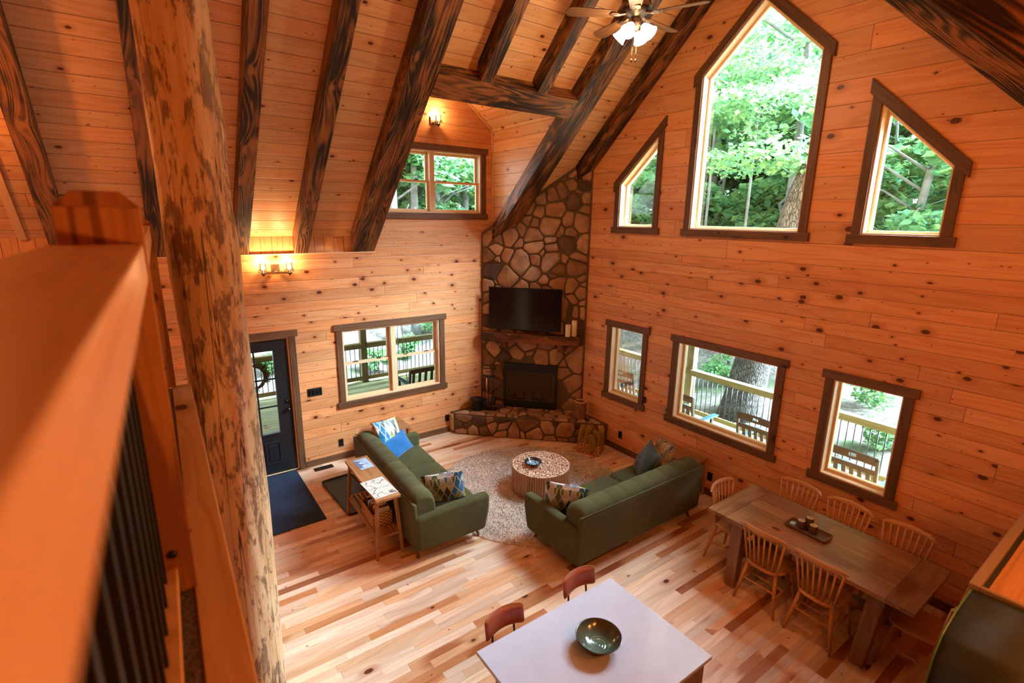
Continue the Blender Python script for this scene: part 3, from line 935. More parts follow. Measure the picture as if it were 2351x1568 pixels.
# rafters of the far slope
for x0, x1, zo, zt, lab in ((-.20, -.01, ZR, ZC, 'charred rafter along the top of the gable wall at the upper right corner'),
                            (-3.42, -3.24, 3.455, 3.80, 'dark blurred rafter filling the upper right corner')):
    y0, y1 = -7.92, YR - .02; zz = lambda y: MC * (y + 7.92)
    m = MB(); m.hexa([(x0, y0, zo + zz(y0)), (x1, y0, zo + zz(y0)), (x1, y1, zo + zz(y1)), (x0, y1, zo + zz(y1))],
                     [(x0, y0, zt + .01 + zz(y0)), (x1, y0, zt + .01 + zz(y0)), (x1, y1, zt + .01 + zz(y1)), (x0, y1, zt + .01 + zz(y1))])
    tag(m.build('ceiling_beam', M['beam'], grain=(0, 1, MC), bevel=.006), lab, 'beam', 'rafters of the right roof slope')
tag(MB().box(XW, YR - .11, 6.72, .0, YR + .11, 7.16).build('ridge_beam', M['beam'], bevel=.006), 'charred beam along the ridge above the log post', 'beam')
# small electric plates
def plate(name, P, a, z, w, h, lab, cat, mat, gangs=1):
    o = tag(pbox(MB(), P, a - w / 2, a + w / 2, z - h / 2, z + h / 2, -.008, 0).build(name, mat, bevel=.002), lab, cat)
    m = MB()
    if gangs > 1:
        for i in range(gangs):
            x = a - w / 2 + w * (i + .5) / gangs; pbox(m, P, x - .016, x + .016, z - .033, z + .033, -.012, -.006)
    else:
        for dz in (-.02, .02): pbox(m, P, a - .017, a + .017, z + dz - .014, z + dz + .014, -.011, -.006)
    m.build('rocker' if gangs > 1 else 'socket', M['blackgloss'], o, bevel=.001)
plate('light_switch', PY, -4.225, 1.18, .21, .125, 'black four-gang switch plate between the entry door and the window', 'switch', M['black'], 4)
plate('wall_outlet', PY, -3.89, .276, .075, .125, 'black outlet low on the left wall behind the sofa end', 'outlet', M['black'])
plate('wall_outlet', PY, -2.007, .269, .075, .125, 'black outlet low on the left wall beside the stone hearth', 'outlet', M['black'])
plate('wall_outlet', PX, -2.275, .288, .075, .125, 'black outlet low on the gable wall beside the hearth', 'outlet', M['black'])
plate('wall_outlet', PX, -3.952, .279, .075, .125, 'black outlet low on the gable wall behind the far sofa end', 'outlet', M['black'])
tag(pbox(MB(), PX, -2.745, -2.70, .99, 1.09, -.03, 0).build('wall_sensor', M['black'], bevel=.004), 'small black box at the lower right corner of the narrow window by the hearth', 'sensor')
tag(pbox(MB(), PX, -3.135, -3.09, .975, 1.04, -.02, 0).build('wall_thermostat', M['steel'], bevel=.004), 'small grey box on the wall left of the wide lower window', 'sensor')
m = MB(); m.box(-4.36, -.21, 0, -4.08, -.10, .006)
v = tag(m.build('floor_vent', M['bronze']), 'dark slotted floor register beside the entry door', 'vent')
m = MB()
for i in range(14): m.box(-4.345 + i * .0187, -.195, .006, -4.345 + i * .0187 + .007, -.115, .009)
m.build('louvre', M['black'], v)
# ------------------------------------------------------------------ corner fireplace of field stone
FA = Vector((-1.285, 0, 0)); FB = Vector((0, -1.345, 0))
FU = (FB - FA).normalized(); FN = Vector((FU.y, -FU.x, 0))
if FN.x > 0: FN = -FN
FW = (FB - FA).length
FP = lambda u, z, d: tuple(FA + FU * u + FN * d + Vector((0, 0, z)))


def clip_poly(poly, nx, ny, c):
    out = []
    for i in range(len(poly)):
        p, q = poly[i], poly[(i + 1) % len(poly)]
        a = p[0] * nx + p[1] * ny - c; b_ = q[0] * nx + q[1] * ny - c
        if a <= 0: out.append(p)
        if a * b_ < 0:
            t = a / (a - b_); out.append((p[0] + (q[0] - p[0]) * t, p[1] + (q[1] - p[1]) * t))
    return out


def area(p): return abs(sum(p[i][0] * p[(i + 1) % len(p)][1] - p[(i + 1) % len(p)][0] * p[i][1] for i in range(len(p)))) / 2


def stones(mb, w, h, size, rng, fn, keep=lambda c: True, clips=(), gap=.0135, depth=.032, stretch=1.0, aniso=1.0, relax=1):
    """random rubble: relaxed Voronoi cells turned into rounded bulging stones"""
    n = int(w * h / (size * size)); pts = [(rng.random() * w, rng.random() * h) for _ in range(n)]
    rad = [rng.uniform(-.6, .6) * size for _ in range(n)]
    def cell(i):
        x, y = pts[i]; poly = [(0, 0), (w, 0), (w, h), (0, h)]
        for j, (a, b_) in enumerate(pts):
            if j == i: continue
            dx, dy = a - x, (b_ - y); d2 = dx * dx + dy * dy
            if d2 > (size * 3.6) ** 2 or d2 < 1e-9: continue
            k = (dx * (x + a) + dy * (y + b_)) / 2 + (rad[i] - rad[j]) * math.sqrt(d2) * .35
            poly = clip_poly(poly, dx, dy, k)
            if len(poly) < 3: return poly
        return poly
    for _ in range(relax):
        for i in range(n):
            p = cell(i)
            if len(p) >= 3: pts[i] = (sum(q[0] for q in p) / len(p) * .7 + pts[i][0] * .3, sum(q[1] for q in p) / len(p) * .7 + pts[i][1] * .3)
    for i in range(n):
        p = cell(i)
        for nx, ny, c in clips: p = clip_poly(p, nx, ny, c)
        if len(p) < 3 or area(p) < size * size * .10: continue
        cx = sum(q[0] for q in p) / len(p); cy = sum(q[1] for q in p) / len(p)
        if not keep((cx, cy)): continue
        # drop tiny edges
        q = [p[k] for k in range(len(p)) if math.hypot(p[k][0] - p[k - 1][0], p[k][1] - p[k - 1][1]) > .018]
        if len(q) < 3: continue
        try: q = inset(q, gap)
        except ZeroDivisionError: continue
        A = area(q)
        if A < .0012 or A > area(p): continue
        for _ in range(3):      # corner rounding
            o = []
            for k in range(len(q)):
                a, b_ = q[k], q[(k + 1) % len(q)]
                o += [(a[0] * .87 + b_[0] * .13, a[1] * .87 + b_[1] * .13), (a[0] * .13 + b_[0] * .87, a[1] * .13 + b_[1] * .87)]
            q = o if len(o) < 44 else q
        q = [(a + rng.uniform(-.0025, .0025), c + rng.uniform(-.0025, .0025)) for a, c in q]
        cx = sum(a[0] for a in q) / len(q); cy = sum(a[1] for a in q) / len(q)
        dp = depth * rng.uniform(.65, 1.25); tx, ty = rng.uniform(-.10, .10), rng.uniform(-.10, .10)
        V = []; k = len(q)
        for s_, d_ in ((1.0, -.01), (1.0, .45), (.93, .82), (.80, 1.0), (.45, 1.05)):
            for a, c in q:
                x = cx + (a - cx) * s_; y = cy + (c - cy) * s_
                V.append(fn(x, y, dp * d_ + ((x - cx) * tx + (y - cy) * ty if d_ > 0 else 0) + (rng.uniform(-.003, .003) if d_ > .9 else 0)))
        V.append(fn(cx, cy, dp * 1.06))
        F = []
        for l in range(4):
            for a in range(k): F.append((l * k + a, l * k + (a + 1) % k, (l + 1) * k + (a + 1) % k, (l + 1) * k + a))
        for a in range(k): F.append((4 * k + a, 4 * k + (a + 1) % k, 5 * k))
        mb.cr = rng.random(); mb.add(V, F, True)


fp = thing('stone_fireplace', 'tall corner fireplace and chimney breast of brown field stone with raised hearth', 'fireplace', (0, 0, 0))
# chimney breast: a corner prism following the roof slope
fb0, fb1, fz0, fz1 = .44, 1.40, .40, 1.225           # firebox opening (u, z)
topz = lambda u: zc((FA + FU * u).y) - .005
m = MB()
m.panel([(0, .36), (FW, .36), (FW, topz(FW)), (.9, topz(.9)), (0, topz(0))], [[(fb0 + .05, fz0 + .05), (fb1 - .05, fz0 + .05), (fb1 - .05, fz1 - .08), (fb0 + .05, fz1 - .08)]], lambda u, z: FP(u, z, 0), -FN * .12)
m.build('chimney_breast', M['mortar'], fp)
rng = random.Random(11)
m = MB()
def okc(c): return True
pitchn = MC * (-FU.y)
stones(m, FW - .03, 4.6, .225, rng, lambda x, y, d: FP(x + .015, y + .38, d),
       keep=lambda c: not (fb0 - .05 < c[0] + .015 < fb1 + .05 and c[1] + .38 < fz1 + .04),
       clips=[(-pitchn, 1, topz(0) - .38 - .03)])
# cut any stone that would cover the firebox face
m.build('face_stones', M['stone'], fp)
fbx = MB(); ring(fbx, FP, [(fb0, fz0), (fb1, fz0), (fb1, fz1), (fb0, fz1)], [(fb0 + .055, fz0 + .135), (fb1 - .055, fz0 + .135), (fb1 - .055, fz1 - .16), (fb0 + .055, fz1 - .16)], .0, .062)
fbx = fbx.build('firebox_surround', M['black'], fp, FU, bevel=.004)
m = MB()
m.panel([(fb0 + .05, fz0 + .13), (fb1 - .05, fz0 + .13), (fb1 - .05, fz1 - .15), (fb0 + .05, fz1 - .15)], [], lambda u, z: FP(u, z, .028), -FN * .004)
scn = m.build('mesh_screen', M['screen'], fbx, (0, 0, 1))
m = MB(); ring(m, FP, [(fb0 + .055, fz0 + .135), (fb1 - .055, fz0 + .135), (fb1 - .055, fz1 - .16), (fb0 + .055, fz1 - .16)], [(fb0 + .062, fz0 + .142), (fb1 - .062, fz0 + .142), (fb1 - .062, fz1 - .167), (fb0 + .062, fz1 - .167)], .03, .05)
m.build('brass_edge', plain('dull_brass', (.30, .15, .06), .35, .8), fbx, FU)
for uc in (.72, 1.06):
    m = MB()
    for s in (-.09, .09):
        m.tube([FP(uc + s, .56, .034), FP(uc + s, .69, .034)], .006, 6); m.tube([FP(uc + s, .56, .034), FP(uc + s - .04, .535, .05)], .006, 6)
    m.tube([FP(uc - .09, .565, .034), FP(uc + .09, .565, .034)], .006, 6); m.tube([FP(uc, .53, .05), FP(uc, .60, .034)], .006, 6)
    m.build('andiron', M['black'], fbx)
# raised hearth
HA, HB, HK = (-1.93, 0), (0, -1.985), [(-1.93, -.10), (-1.66, -.36), (-.36, -1.63), (-.10, -1.985)]
hp = [(-1.93, .0), (-1.93, -.10), (-.10, -1.985), (0, -1.985), (0, 0)]
hp = [(-1.93, 0), (-1.93, -.13), (-.06, -1.985), (0, -1.985), (0, 0)]
m = MB().prism([(x, y, 0) for x, y in hp], (0, 0, .375))
m.build('hearth', M['mortar'], fp)
h0, h1 = Vector((-1.93, -.13, 0)), Vector((-.06, -1.985, 0)); hu = (h1 - h0).normalized(); hn = Vector((hu.y, -hu.x, 0)); hn = -hn if hn.x > 0 else hn
m = MB()
stones(m, (h1 - h0).length, .375, .185, random.Random(5), lambda x, y, d: tuple(h0 + hu * x + hn * d + Vector((0, 0, y))), depth=.03)
stones(m, .13, .36, .16, random.Random(3), lambda x, y, d: (-1.93 - d, -x, y + .01), depth=.03)
m.build('hearth_face_stones', M['stone'], fp)
m = MB()
hl = (h1 - h0).length
stones(m, hl, .60, .17, random.Random(21), lambda x, y, d: tuple(h0 + hu * x - hn * y + Vector((0, 0, .372 + d))), depth=.026,
       clips=[(-math.cos(R(45)), math.sin(R(45)), .03), (math.cos(R(45)), math.sin(R(45)), hl * math.cos(R(45)) + .02)])
m.build('hearth_top_stones', M['stone'], fp)

# mantel shelf with two corbels
mt = thing('mantel_shelf', 'rough sawn dark timber mantel shelf across the stone chimney', 'mantel', FP(0, 0, 0))
loc = lambda u, z, d: tuple(Vector(FP(u, z, d)) - FA)
m = MB(); q = [loc(.05, 1.64, 0), loc(.06, 1.64, .20), loc(1.76, 1.64, .20), loc(1.78, 1.64, .0)]
m.prism(q, (0, 0, .155)); m.build('shelf', M['mantel'], mt, FU, bevel=.008)
for u in (.36, 1.39):
    m = MB(); m.prism([loc(u, 1.50, .03), loc(u, 1.50, .15), loc(u, 1.54, .17), loc(u, 1.64, .17), loc(u, 1.64, .03)], FU * .13)
    m.build('corbel', M['mantel'], mt, (0, 0, 1), bevel=.005)
# television
tv = thing('television', 'flat black television standing on the timber mantel', 'television', FP(0, 0, 0))
tu0, tu1, tz0, tz1 = .17, 1.44, 1.85, 2.59
m = MB(); m.prism([loc(tu0, tz0, .095), loc(tu1, tz0, .095), loc(tu1, tz1, .095), loc(tu0, tz1, .095)], FN * .035); m.build('casing', M['black'], tv, bevel=.004)
m = MB(); m.prism([loc(tu0 + .008, tz0 + .018, .1305), loc(tu1 - .008, tz0 + .018, .1305), loc(tu1 - .008, tz1 - .008, .1305), loc(tu0 + .008, tz1 - .008, .1305)], FN * .001); m.build('screen', M['blackgloss'], tv)
for u in (.36, 1.23):
    m = MB(); m.beam(loc(u, 1.86, .115), loc(u, 1.80, .17), .02, .012); m.beam(loc(u, 1.86, .115), loc(u, 1.80, .05), .02, .012); m.build('stand_foot', M['black'], tv)
for u, d, h, lab in ((1.565, .155, .205, 'shorter ivory pillar candle on the mantel beside the television'), (1.665, .11, .27, 'taller ivory pillar candle at the right end of the mantel')):
    c = thing('pillar_candle', lab, 'candle', FP(u, 1.795, d), group='ivory candles on the mantel')
    MB().lathe([(0, 0), (.045, 0), (.047, .004), (.047, h - .006), (.043, h), (.036, h - .004), (.02, h - .010), (0, h - .012)], 28).build('wax', M['creamwax'], c)
    MB().tube([(0, 0, h - .012), (.002, 0, h + .006)], .0018, 6).build('wick', M['black'], c)

# fireplace tools, bucket, log vase, basket with blanket
tl = thing('fireplace_tool_set', 'black wrought iron fireplace tool stand on the hearth left of the firebox', 'fireplace tools', (-1.33, -.335, .40), R(-46))
m = MB(); m.box(-.15, -.08, .0, .15, .08, .015); m.build('base', M['black'], tl, bevel=.004)
m = MB()
for s in (-.115, .115): m.beam((s, 0, .015), (s, 0, .76), .016, .016)
m.beam((-.123, 0, .76), (.123, 0, .76), .016, .016); m.beam((-.115, 0, .62), (.115, 0, .62), .012, .03); m.beam((-.06, 0, .62), (-.06, 0, .73), .01, .01); m.beam((.05, 0, .62), (.05, 0, .73), .01, .01); m.beam((-.06, 0, .70), (.05, 0, .70), .01, .01)
m.build('stand_frame', M['black'], tl, bevel=.002)
m = MB(); m.tube([(-.07, -.03, .66), (-.07, -.03, .22)], .007, 8); m.prism([(-.13, -.035, .06), (-.02, -.035, .06), (-.03, -.035, .22), (-.115, -.035, .22)], (0, .012, 0)); m.build('shovel', M['black'], tl)
m = MB(); m.tube([(.0, -.03, .66), (.0, -.03, .12)], .007, 8); m.tube([(0, -.03, .16), (.03, -.03, .10), (.05, -.03, .14)], .006, 8); m.build('poker', M['black'], tl)
m = MB(); m.tube([(.08, -.03, .66), (.08, -.03, .25)], .007, 8); m.rbox(.035, -.06, .10, .125, .0, .25, .01, 2); m.build('brush', M['black'], tl)
m = MB(); m.tube([(-.035, -.05, .60), (-.03, -.05, .33)], .014, 8); m.build('copper_matchstick_tube', plain('copper', (.65, .24, .10), .35, .6), tl)
bk = thing('coal_bucket', 'small black metal bucket on the left end of the hearth', 'bucket', (-1.53, -.235, .40))
MB().lathe([(0, 0), (.085, 0), (.088, .01), (.108, .20), (.113, .205), (.113, .213), (.104, .213), (.084, .012), (0, .012)], 32).build('body', M['black'], bk)
MB().lathe([(.0, .235), (.015, .233), (.02, .222), (.10, .216), (.112, .214), (.112, .209), (0, .209)], 32).build('lid', M['black'], bk)
MB().tube([(.11 * math.cos(a), -.0 - .115 * math.sin(a) * .35, .195 - .11 * math.sin(a)) for a in [math.pi * i / 12 for i in range(13)]], .004, 6).build('handle', M['steel'], bk)
lv = thing('log_vase', 'hollow bark-covered log vase on the right end of the hearth', 'log vase', (-.235, -1.545, .40))
m = MB(); rr = random.Random(9); n = 36; pr = [(.098, 0), (.103, .05), (.100, .12), (.104, .2), (.1, .28), (.098, .3), (.088, .3), (.078, .29), (.075, .12), (0, .12)]
m.lathe(pr, n); m.v = [(x * (1 + .03 * math.sin(7 * math.atan2(y, x)) + .02 * math.sin(17 * math.atan2(y, x) + 30 * z)), y * (1 + .03 * math.sin(7 * math.atan2(y, x))), z) for x, y, z in m.v]
m.build('bark_body', plain('vase_bark', (.20, .085, .03), .85, var=.5, scale=45, bump=.8), lv)
MB().lathe([(.103, .292), (.098, .305), (.084, .306), (.078, .296)], 36).build('cut_rim', M['waxwood'], lv)
bs = thing('blanket_basket', 'low woven basket on the floor in front of the hearth', 'basket', (-.425, -2.02, 0), R(-61))
m = MB(); m.panel([(-.19, 0), (.19, 0), (.19, .17), (-.19, .17)], [], lambda a, z: (a, -.13, z), (0, .012, 0)); m.panel([(-.19, 0), (.19, 0), (.19, .17), (-.19, .17)], [], lambda a, z: (a, .118, z), (0, .012, 0))
m.box(-.19, -.118, 0, -.178, .118, .17); m.box(.178, -.118, 0, .19, .118, .17); m.box(-.178, -.118, 0, .178, .118, .015); m.build('woven_body', M['basket'], bs, bevel=.004)
m = MB(); m.tube([(-.185, -.125, .17), (.185, -.125, .17), (.185, .125, .17), (-.185, .125, .17), (-.185, -.125, .17)], .011, 8); m.build('rim', M['basket'], bs)
bl = MB(); rr = random.Random(2)
for i, (x, w_, h_, dy, tw) in enumerate(((-.125, .085, .42, .0, .1), (-.04, .085, .43, -.02, -.12), (.05, .08, .38, .02, .15), (.125, .075, .40, -.01, -.2), (.02, .10, .35, -.06, .5), (-.08, .09, .36, .06, -.4))):
    k = MB(); k.rbox(-w_ / 2, -.10, .02, w_ / 2, .10, h_, .038, 4)
    rot = Matrix.Rotation(tw, 3, 'Z')
    k.warp(lambda p: rot @ Vector((p.x + .013 * math.sin(p.z * 19 + i) + .05 * (p.z - .2) * (1 if i % 2 else -1) * .6, p.y * (1 - .2 * (p.z > .2)) + .012 * math.sin(p.x * 60 + p.z * 12), p.z + .018 * math.sin(p.y * 24 + i))) + Vector((x, dy, 0)))
    bl.add(k.v, k.f, True)
tag(bl.build('folded_blanket', M['ochre'], sub=1), 'ochre folded blankets stuffed upright in the low woven basket', 'blanket').location = bs.location
bpy.data.objects['folded_blanket'].rotation_euler = (0, 0, R(-61))
bpy.data.objects['folded_blanket'].scale = (1.18, 1.12, 1.0)
# ------------------------------------------------------------------ sofas
def sofa(label, loc, rz, L=2.16):
    s = thing('sofa', label, 'sofa', loc, rz, 'matching olive sofas')
    h = L / 2; fab = M['sofa']
    m = MB().rbox(-h + .10, -.40, .135, h - .10, .40, .30, .03, 3); m.build('base', fab, s)
    # seat cushions
    n = 3; w = (L - .26) / n
    for i in range(n):
        x0 = -h + .13 + i * w
        c = MB().rbox(x0 + .003, -.475, .27, x0 + w - .003, .22, .435, .055, 5)
        c.warp(lambda p: Vector((p.x, p.y, p.z + (.018 * math.cos((p.x - x0 - w / 2) / w * 2.6) * math.cos((p.y + .12) * 3.6) if p.z > .35 else 0))))
        c.build('seat_cushion', fab, s)
    # channelled backrest: a profile swept along the length
    prof = [(.20, .36), (.165, .46), (.165, .60), (.175, .70), (.20, .765), (.245, .805), (.31, .822), (.375, .815), (.425, .785), (.447, .74), (.452, .66), (.45, .50), (.44, .36)]
    nx = 88; ch = 9; V = []; F = []; k = len(prof)
    x0, x1 = -h + .05, h - .05
    for i in range(nx + 1):
        x = x0 + (x1 - x0) * i / nx; q = abs(math.sin(math.pi * ch * i / nx)); e = min(1, min(i, nx - i) / 4.0); er = math.sqrt(max(0, 1 - (1 - e) ** 2))
        bul = (q ** .35 - 1) * .016
        for j, (y, z) in enumerate(prof):
            fr = 1.0 if 1 <= j <= 8 else 0.0
            cy, cz = .31, .55
            dx, dz = y - cy, z - cz; l = math.hypot(dx, dz)
            sc_ = (1 + bul * fr / l) * (.86 + .14 * er)
            V.append((x + (.0 if 0 < i < nx else (0)), cy + dx * sc_, cz + dz * sc_))
    for i in range(nx):
        for j in range(k - 1): F.append((i * k + j, (i + 1) * k + j, (i + 1) * k + j + 1, i * k + j + 1))
    m = MB().add(V, F, True)
    m.add([V[j] for j in range(k)], [tuple(range(k))], True); m.add([V[nx * k + j] for j in range(k)], [tuple(range(k))[::-1]], True)
    m.build('backrest', fab, s)
    m = MB().rbox(-h + .02, .405, .15, h - .02, .462, .735, .026, 3)
    m.warp(lambda p: Vector((p.x, p.y + (p.z - .45) * .05, p.z)))
    m.build('back_panel', fab, s)
    m = MB(); m.tube([(-h + .02, .466, .735), (h - .02, .466, .735)], .006, 6); m.build('piping', fab, s)
    # arms: slabs with soft corners, undercut towards the front foot
    for sg in (-1, 1):
        m = MB().rbox(-.068, -.495, .135, .068, .44, .60, .05, 5)
        def wp(p):
            x, y, z = p
            if z > .4: z -= max(0, (y + .1)) * .05
            if y < -.30 and z < .40: y += (.40 - z) * .18 * min(1, (-.30 - y) / .15)
            if y > .30: y += (z - .4) * .06
            return Vector((x + sg * (z - .3) * .05 + sg * (h - .068), y, z))
        m.warp(wp); m.build('armrest', fab, s)
    for sx in (-1, 1):
        for sy, yy in ((-1, -.37), (1, .35)):
            m = MB().tube([(sx * (h - .17), yy, .145), (sx * (h - .115), yy + sy * .035, 0)], [.026, .013], 12)
            m.build('leg', M['casing'], s, (0, 0, 1))
    return s


sofa('olive green sofa with its back to the wooden console table, facing the stump table', (-3.545, -1.965, 0), R(90 - 2.0))
sofa('olive green sofa with a channelled back turned towards the camera, beside the dining table', (-1.665, -3.755, 0), R(180))


def pillow(name, label, w, h, t, mat, loc, rot, cat='cushion', group=None, pipe=None):
    n = 18; V = []; F = []
    for s in (1, -1):
        for i in range(n + 1):
            for j in range(n + 1):
                u, v = 2 * i / n - 1, 2 * j / n - 1
                e = max(0, (1 - abs(u) ** 2.6)) ** .55 * max(0, (1 - abs(v) ** 2.6)) ** .55
                pin = 1 - .055 * (1 - abs(u) ** 2) * abs(v) - .0
                pin2 = 1 - .055 * (1 - abs(v) ** 2) * abs(u)
                V.append((u * w / 2 * pin2, v * h / 2 * pin, s * t / 2 * e + .006 * math.sin(u * 5 + v * 3)))
    m = n + 1
    for s in (0, 1):
        o = s * m * m
        for i in range(n):
            for j in range(n):
                q = (o + i * m + j, o + (i + 1) * m + j, o + (i + 1) * m + j + 1, o + i * m + j + 1)
                F.append(q if s == 0 else q[::-1])
    mb = MB().add(V, F, True)
    o = mb.build(name, mat, grain=(1, 0, 0))
    tag(o, label, cat, group)
    o.location = loc; o.rotation_euler = [R(a) for a in rot]
    if pipe:
        pts = [V[i * m] for i in range(m)] + [V[n * m + j] for j in range(1, m)] + [V[i * m + n] for i in range(n - 1, -1, -1)] + [V[j] for j in range(n - 1, -1, -1)]
        MB().tube(pts, .005, 6, cap=False).build('piping', pipe, o)
    return o


pillow('throw_pillow', 'square blue and white harlequin pillow in the far corner of the left sofa', .50, .50, .17, M['harl1'], (-3.52, -1.10, .70), (64, 10, 32), group='patterned sofa pillows')
pillow('lumbar_pillow', 'plain cobalt blue lumbar pillow leaning on the harlequin pillow', .52, .30, .13, M['bluefab'], (-3.47, -1.25, .60), (58, -4, 30))
pillow('throw_pillow', 'harlequin pillow at the near end of the left sofa, edge to the camera', .50, .50, .17, M['harl3'], (-3.50, -2.68, .63), (68, 6, 152), group='patterned sofa pillows')
pillow('throw_pillow', 'dark teal square pillow at the far end of the right sofa', .48, .48, .16, M['tealfab'], (-.98, -3.62, .64), (64, 6, 236), pipe=M['ochre'])
pillow('throw_pillow', 'gold and grey harlequin pillow behind the teal pillow on the right sofa', .50, .50, .15, M['harl2'], (-.83, -3.72, .70), (68, -8, 240), group='patterned sofa pillows')
pillow('throw_pillow', 'harlequin pillow at the near end of the right sofa against its arm', .52, .50, .18, M['harl3'], (-2.45, -3.68, .61), (70, -4, 132), group='patterned sofa pillows')

# ------------------------------------------------------------------ rug and stump table
rc_ = Vector((-1.95, -2.42, 0)); rr = random.Random(4)
m = MB().lathe([(0, .012), (.5, .012), (1.0, .012), (1.33, .012), (1.345, .006), (1.345, 0)], 96)
for i in range(30000):
    a = rr.random() * 6.2832; r_ = 1.35 * math.sqrt(rr.random()); x, y = r_ * math.cos(a), r_ * math.sin(a)
    t = rr.random() * 6.2832; w_ = .009; hh = rr.uniform(.018, .036); lx, ly = rr.uniform(-.02, .02), rr.uniform(-.02, .02)
    o = len(m.v); m.v += [(x - w_ * math.cos(t), y - w_ * math.sin(t), .008), (x + w_ * math.cos(t), y + w_ * math.sin(t), .008), (x + lx, y + ly, hh)]
    m.f.append((o, o + 1, o + 2)); m.s.append(False); m.r.append(.5)
rg = tag(m.build('shag_rug', M['rug']), 'round cream and tan shag rug under the stump coffee table', 'rug')
rg.location = rc_
st = thing('stump_coffee_table', 'round coffee table built of upright peeled sticks, on the shag rug', 'coffee table', (-1.86, -2.49, .012))
Rt, Ht = .405, .375
cols = MB(); ends = MB(); rr = random.Random(8)
nst = 78
for i in range(nst):
    a = 2 * math.pi * i / nst; q = .0165 * rr.uniform(.85, 1.1); x, y = (Rt - .014) * math.cos(a), (Rt - .014) * math.sin(a)
    dz = rr.uniform(-.006, .002); cols.cr = rr.random()
    cols.tube([(x, y, .0), (x * rr.uniform(.99, 1.008), y * rr.uniform(.99, 1.008), Ht / 2), (x, y, Ht + dz)], q, 8, cap=False)
cols.lathe([(Rt - .03, 0), (Rt - .03, Ht - .02)], 40, smooth=False)
cols.build('stick_wall', M['stickbark'], st, (0, 0, 1))
pts = []
for i in range(nst):
    a = 2 * math.pi * i / nst; pts.append(((Rt - .014) * math.cos(a), (Rt - .014) * math.sin(a), .0168))
tries = 0
while tries < 30000:
    tries += 1; a = rr.random() * 6.2832; d = (Rt - .035) * math.sqrt(rr.random()); q = rr.choice([.012, .015, .019, .024] if tries < 9000 else [.010, .013]); x, y = d * math.cos(a), d * math.sin(a)
    if all((x - u) ** 2 + (y - v) ** 2 > (q + w_) ** 2 * .92 for u, v, w_ in pts): pts.append((x, y, q))
for x, y, q in pts:
    ends.cr = rr.random() ** 2.2; z = Ht + rr.uniform(-.003, .004)
    ends.lathe([(q, z - .012), (q, z - .002), (q * .85, z), (0, z)], 9, (x, y, 0), smooth=False)
ends.build('stick_ends', M['stickend'], st)
MB().lathe([(0, Ht - .012), (Rt - .02, Ht - .012)], 40).build('core', M['barkdark'], st)

bw = thing('small_bowl', 'small dark bowl with a glazed blue inside on the stump table', 'bowl', (-1.985, -2.47, .39))
MB().lathe([(0, .0), (.055, 0), (.06, .006), (.10, .035), (.118, .06), (.121, .066)], 40).build('outside', M['bowlrim'], bw)
MB().lathe([(.121, .066), (.116, .066), (.10, .042), (.06, .014), (0, .010)], 40).build('glazed_inside', M['bowl2'], bw)

# ------------------------------------------------------------------ console table behind the left sofa
ct = thing('console_table', 'narrow wooden console table with splayed legs behind the left sofa', 'console table', (-4.19, -2.16, 0), R(-1.5))
hx, hy, hz = .142, .572, .75
MB().box(-hx, -hy, hz - .035, hx, hy, hz).build('table_top', M['acacia'], ct, (0, 1, 0), bevel=.006)
for sx in (-1, 1):
    for sy in (-1, 1):
        MB().beam((sx * (hx - .035), sy * (hy - .09), hz - .035), (sx * (hx + .005), sy * (hy - .03), 0), .042, .036, (0, 1, 0), .034, .03).build('leg', M['acacia'], ct, (0, 0, 1), bevel=.005)
for sx in (-1, 1): MB().beam((sx * (hx - .008), -hy + .06, .26), (sx * (hx - .008), hy - .06, .26), .022, .035).build('side_rail', M['acacia'], ct, (0, 1, 0), bevel=.003)
for sy in (-1, 1): MB().beam((-hx + .01, sy * (hy - .055), .26), (hx - .01, sy * (hy - .055), .26), .022, .035).build('end_rail', M['acacia'], ct, (1, 0, 0), bevel=.003)
m = MB()
for i in range(5): m.box(-hx + .02 + i * .054, -hy + .06, .262, -hx + .05 + i * .054, hy - .06, .276)
m.build('slatted_shelf', M['acacia'], ct, (0, 1, 0))
cb = thing('game_basket', 'woven basket of books and games on the shelf of the console table', 'basket', (-4.195, -2.30, .277), R(-1.5))
m = MB(); W_, L_, h_ = .115, .20, .17
for s in (-1, 1): m.box(min(s * W_, s * (W_ - .012)), -L_, 0, max(s * W_, s * (W_ - .012)), L_, h_); m.box(-W_ + .012, min(s * L_, s * (L_ - .012)), 0, W_ - .012, max(s * L_, s * (L_ - .012)), h_)
m.box(-W_ + .012, -L_ + .012, 0, W_ - .012, L_ - .012, .012); m.build('woven_body', M['basket'], cb, bevel=.004)
MB().tube([(-W_, -L_, h_), (W_, -L_, h_), (W_, L_, h_), (-W_, L_, h_), (-W_, -L_, h_)], .008, 8).build('rim', M['basket'], cb)
BK = [('green', 'a green', .10, 4), ('white', 'a cream', .07, 3), ('dark', 'a black', .035, 4), ('red', 'a dull red', -.02, 5), ('brown', 'a brown', -.06, 0), ('green', 'a green', -.11, 1), ('light', 'a grey', -.145, 2)]
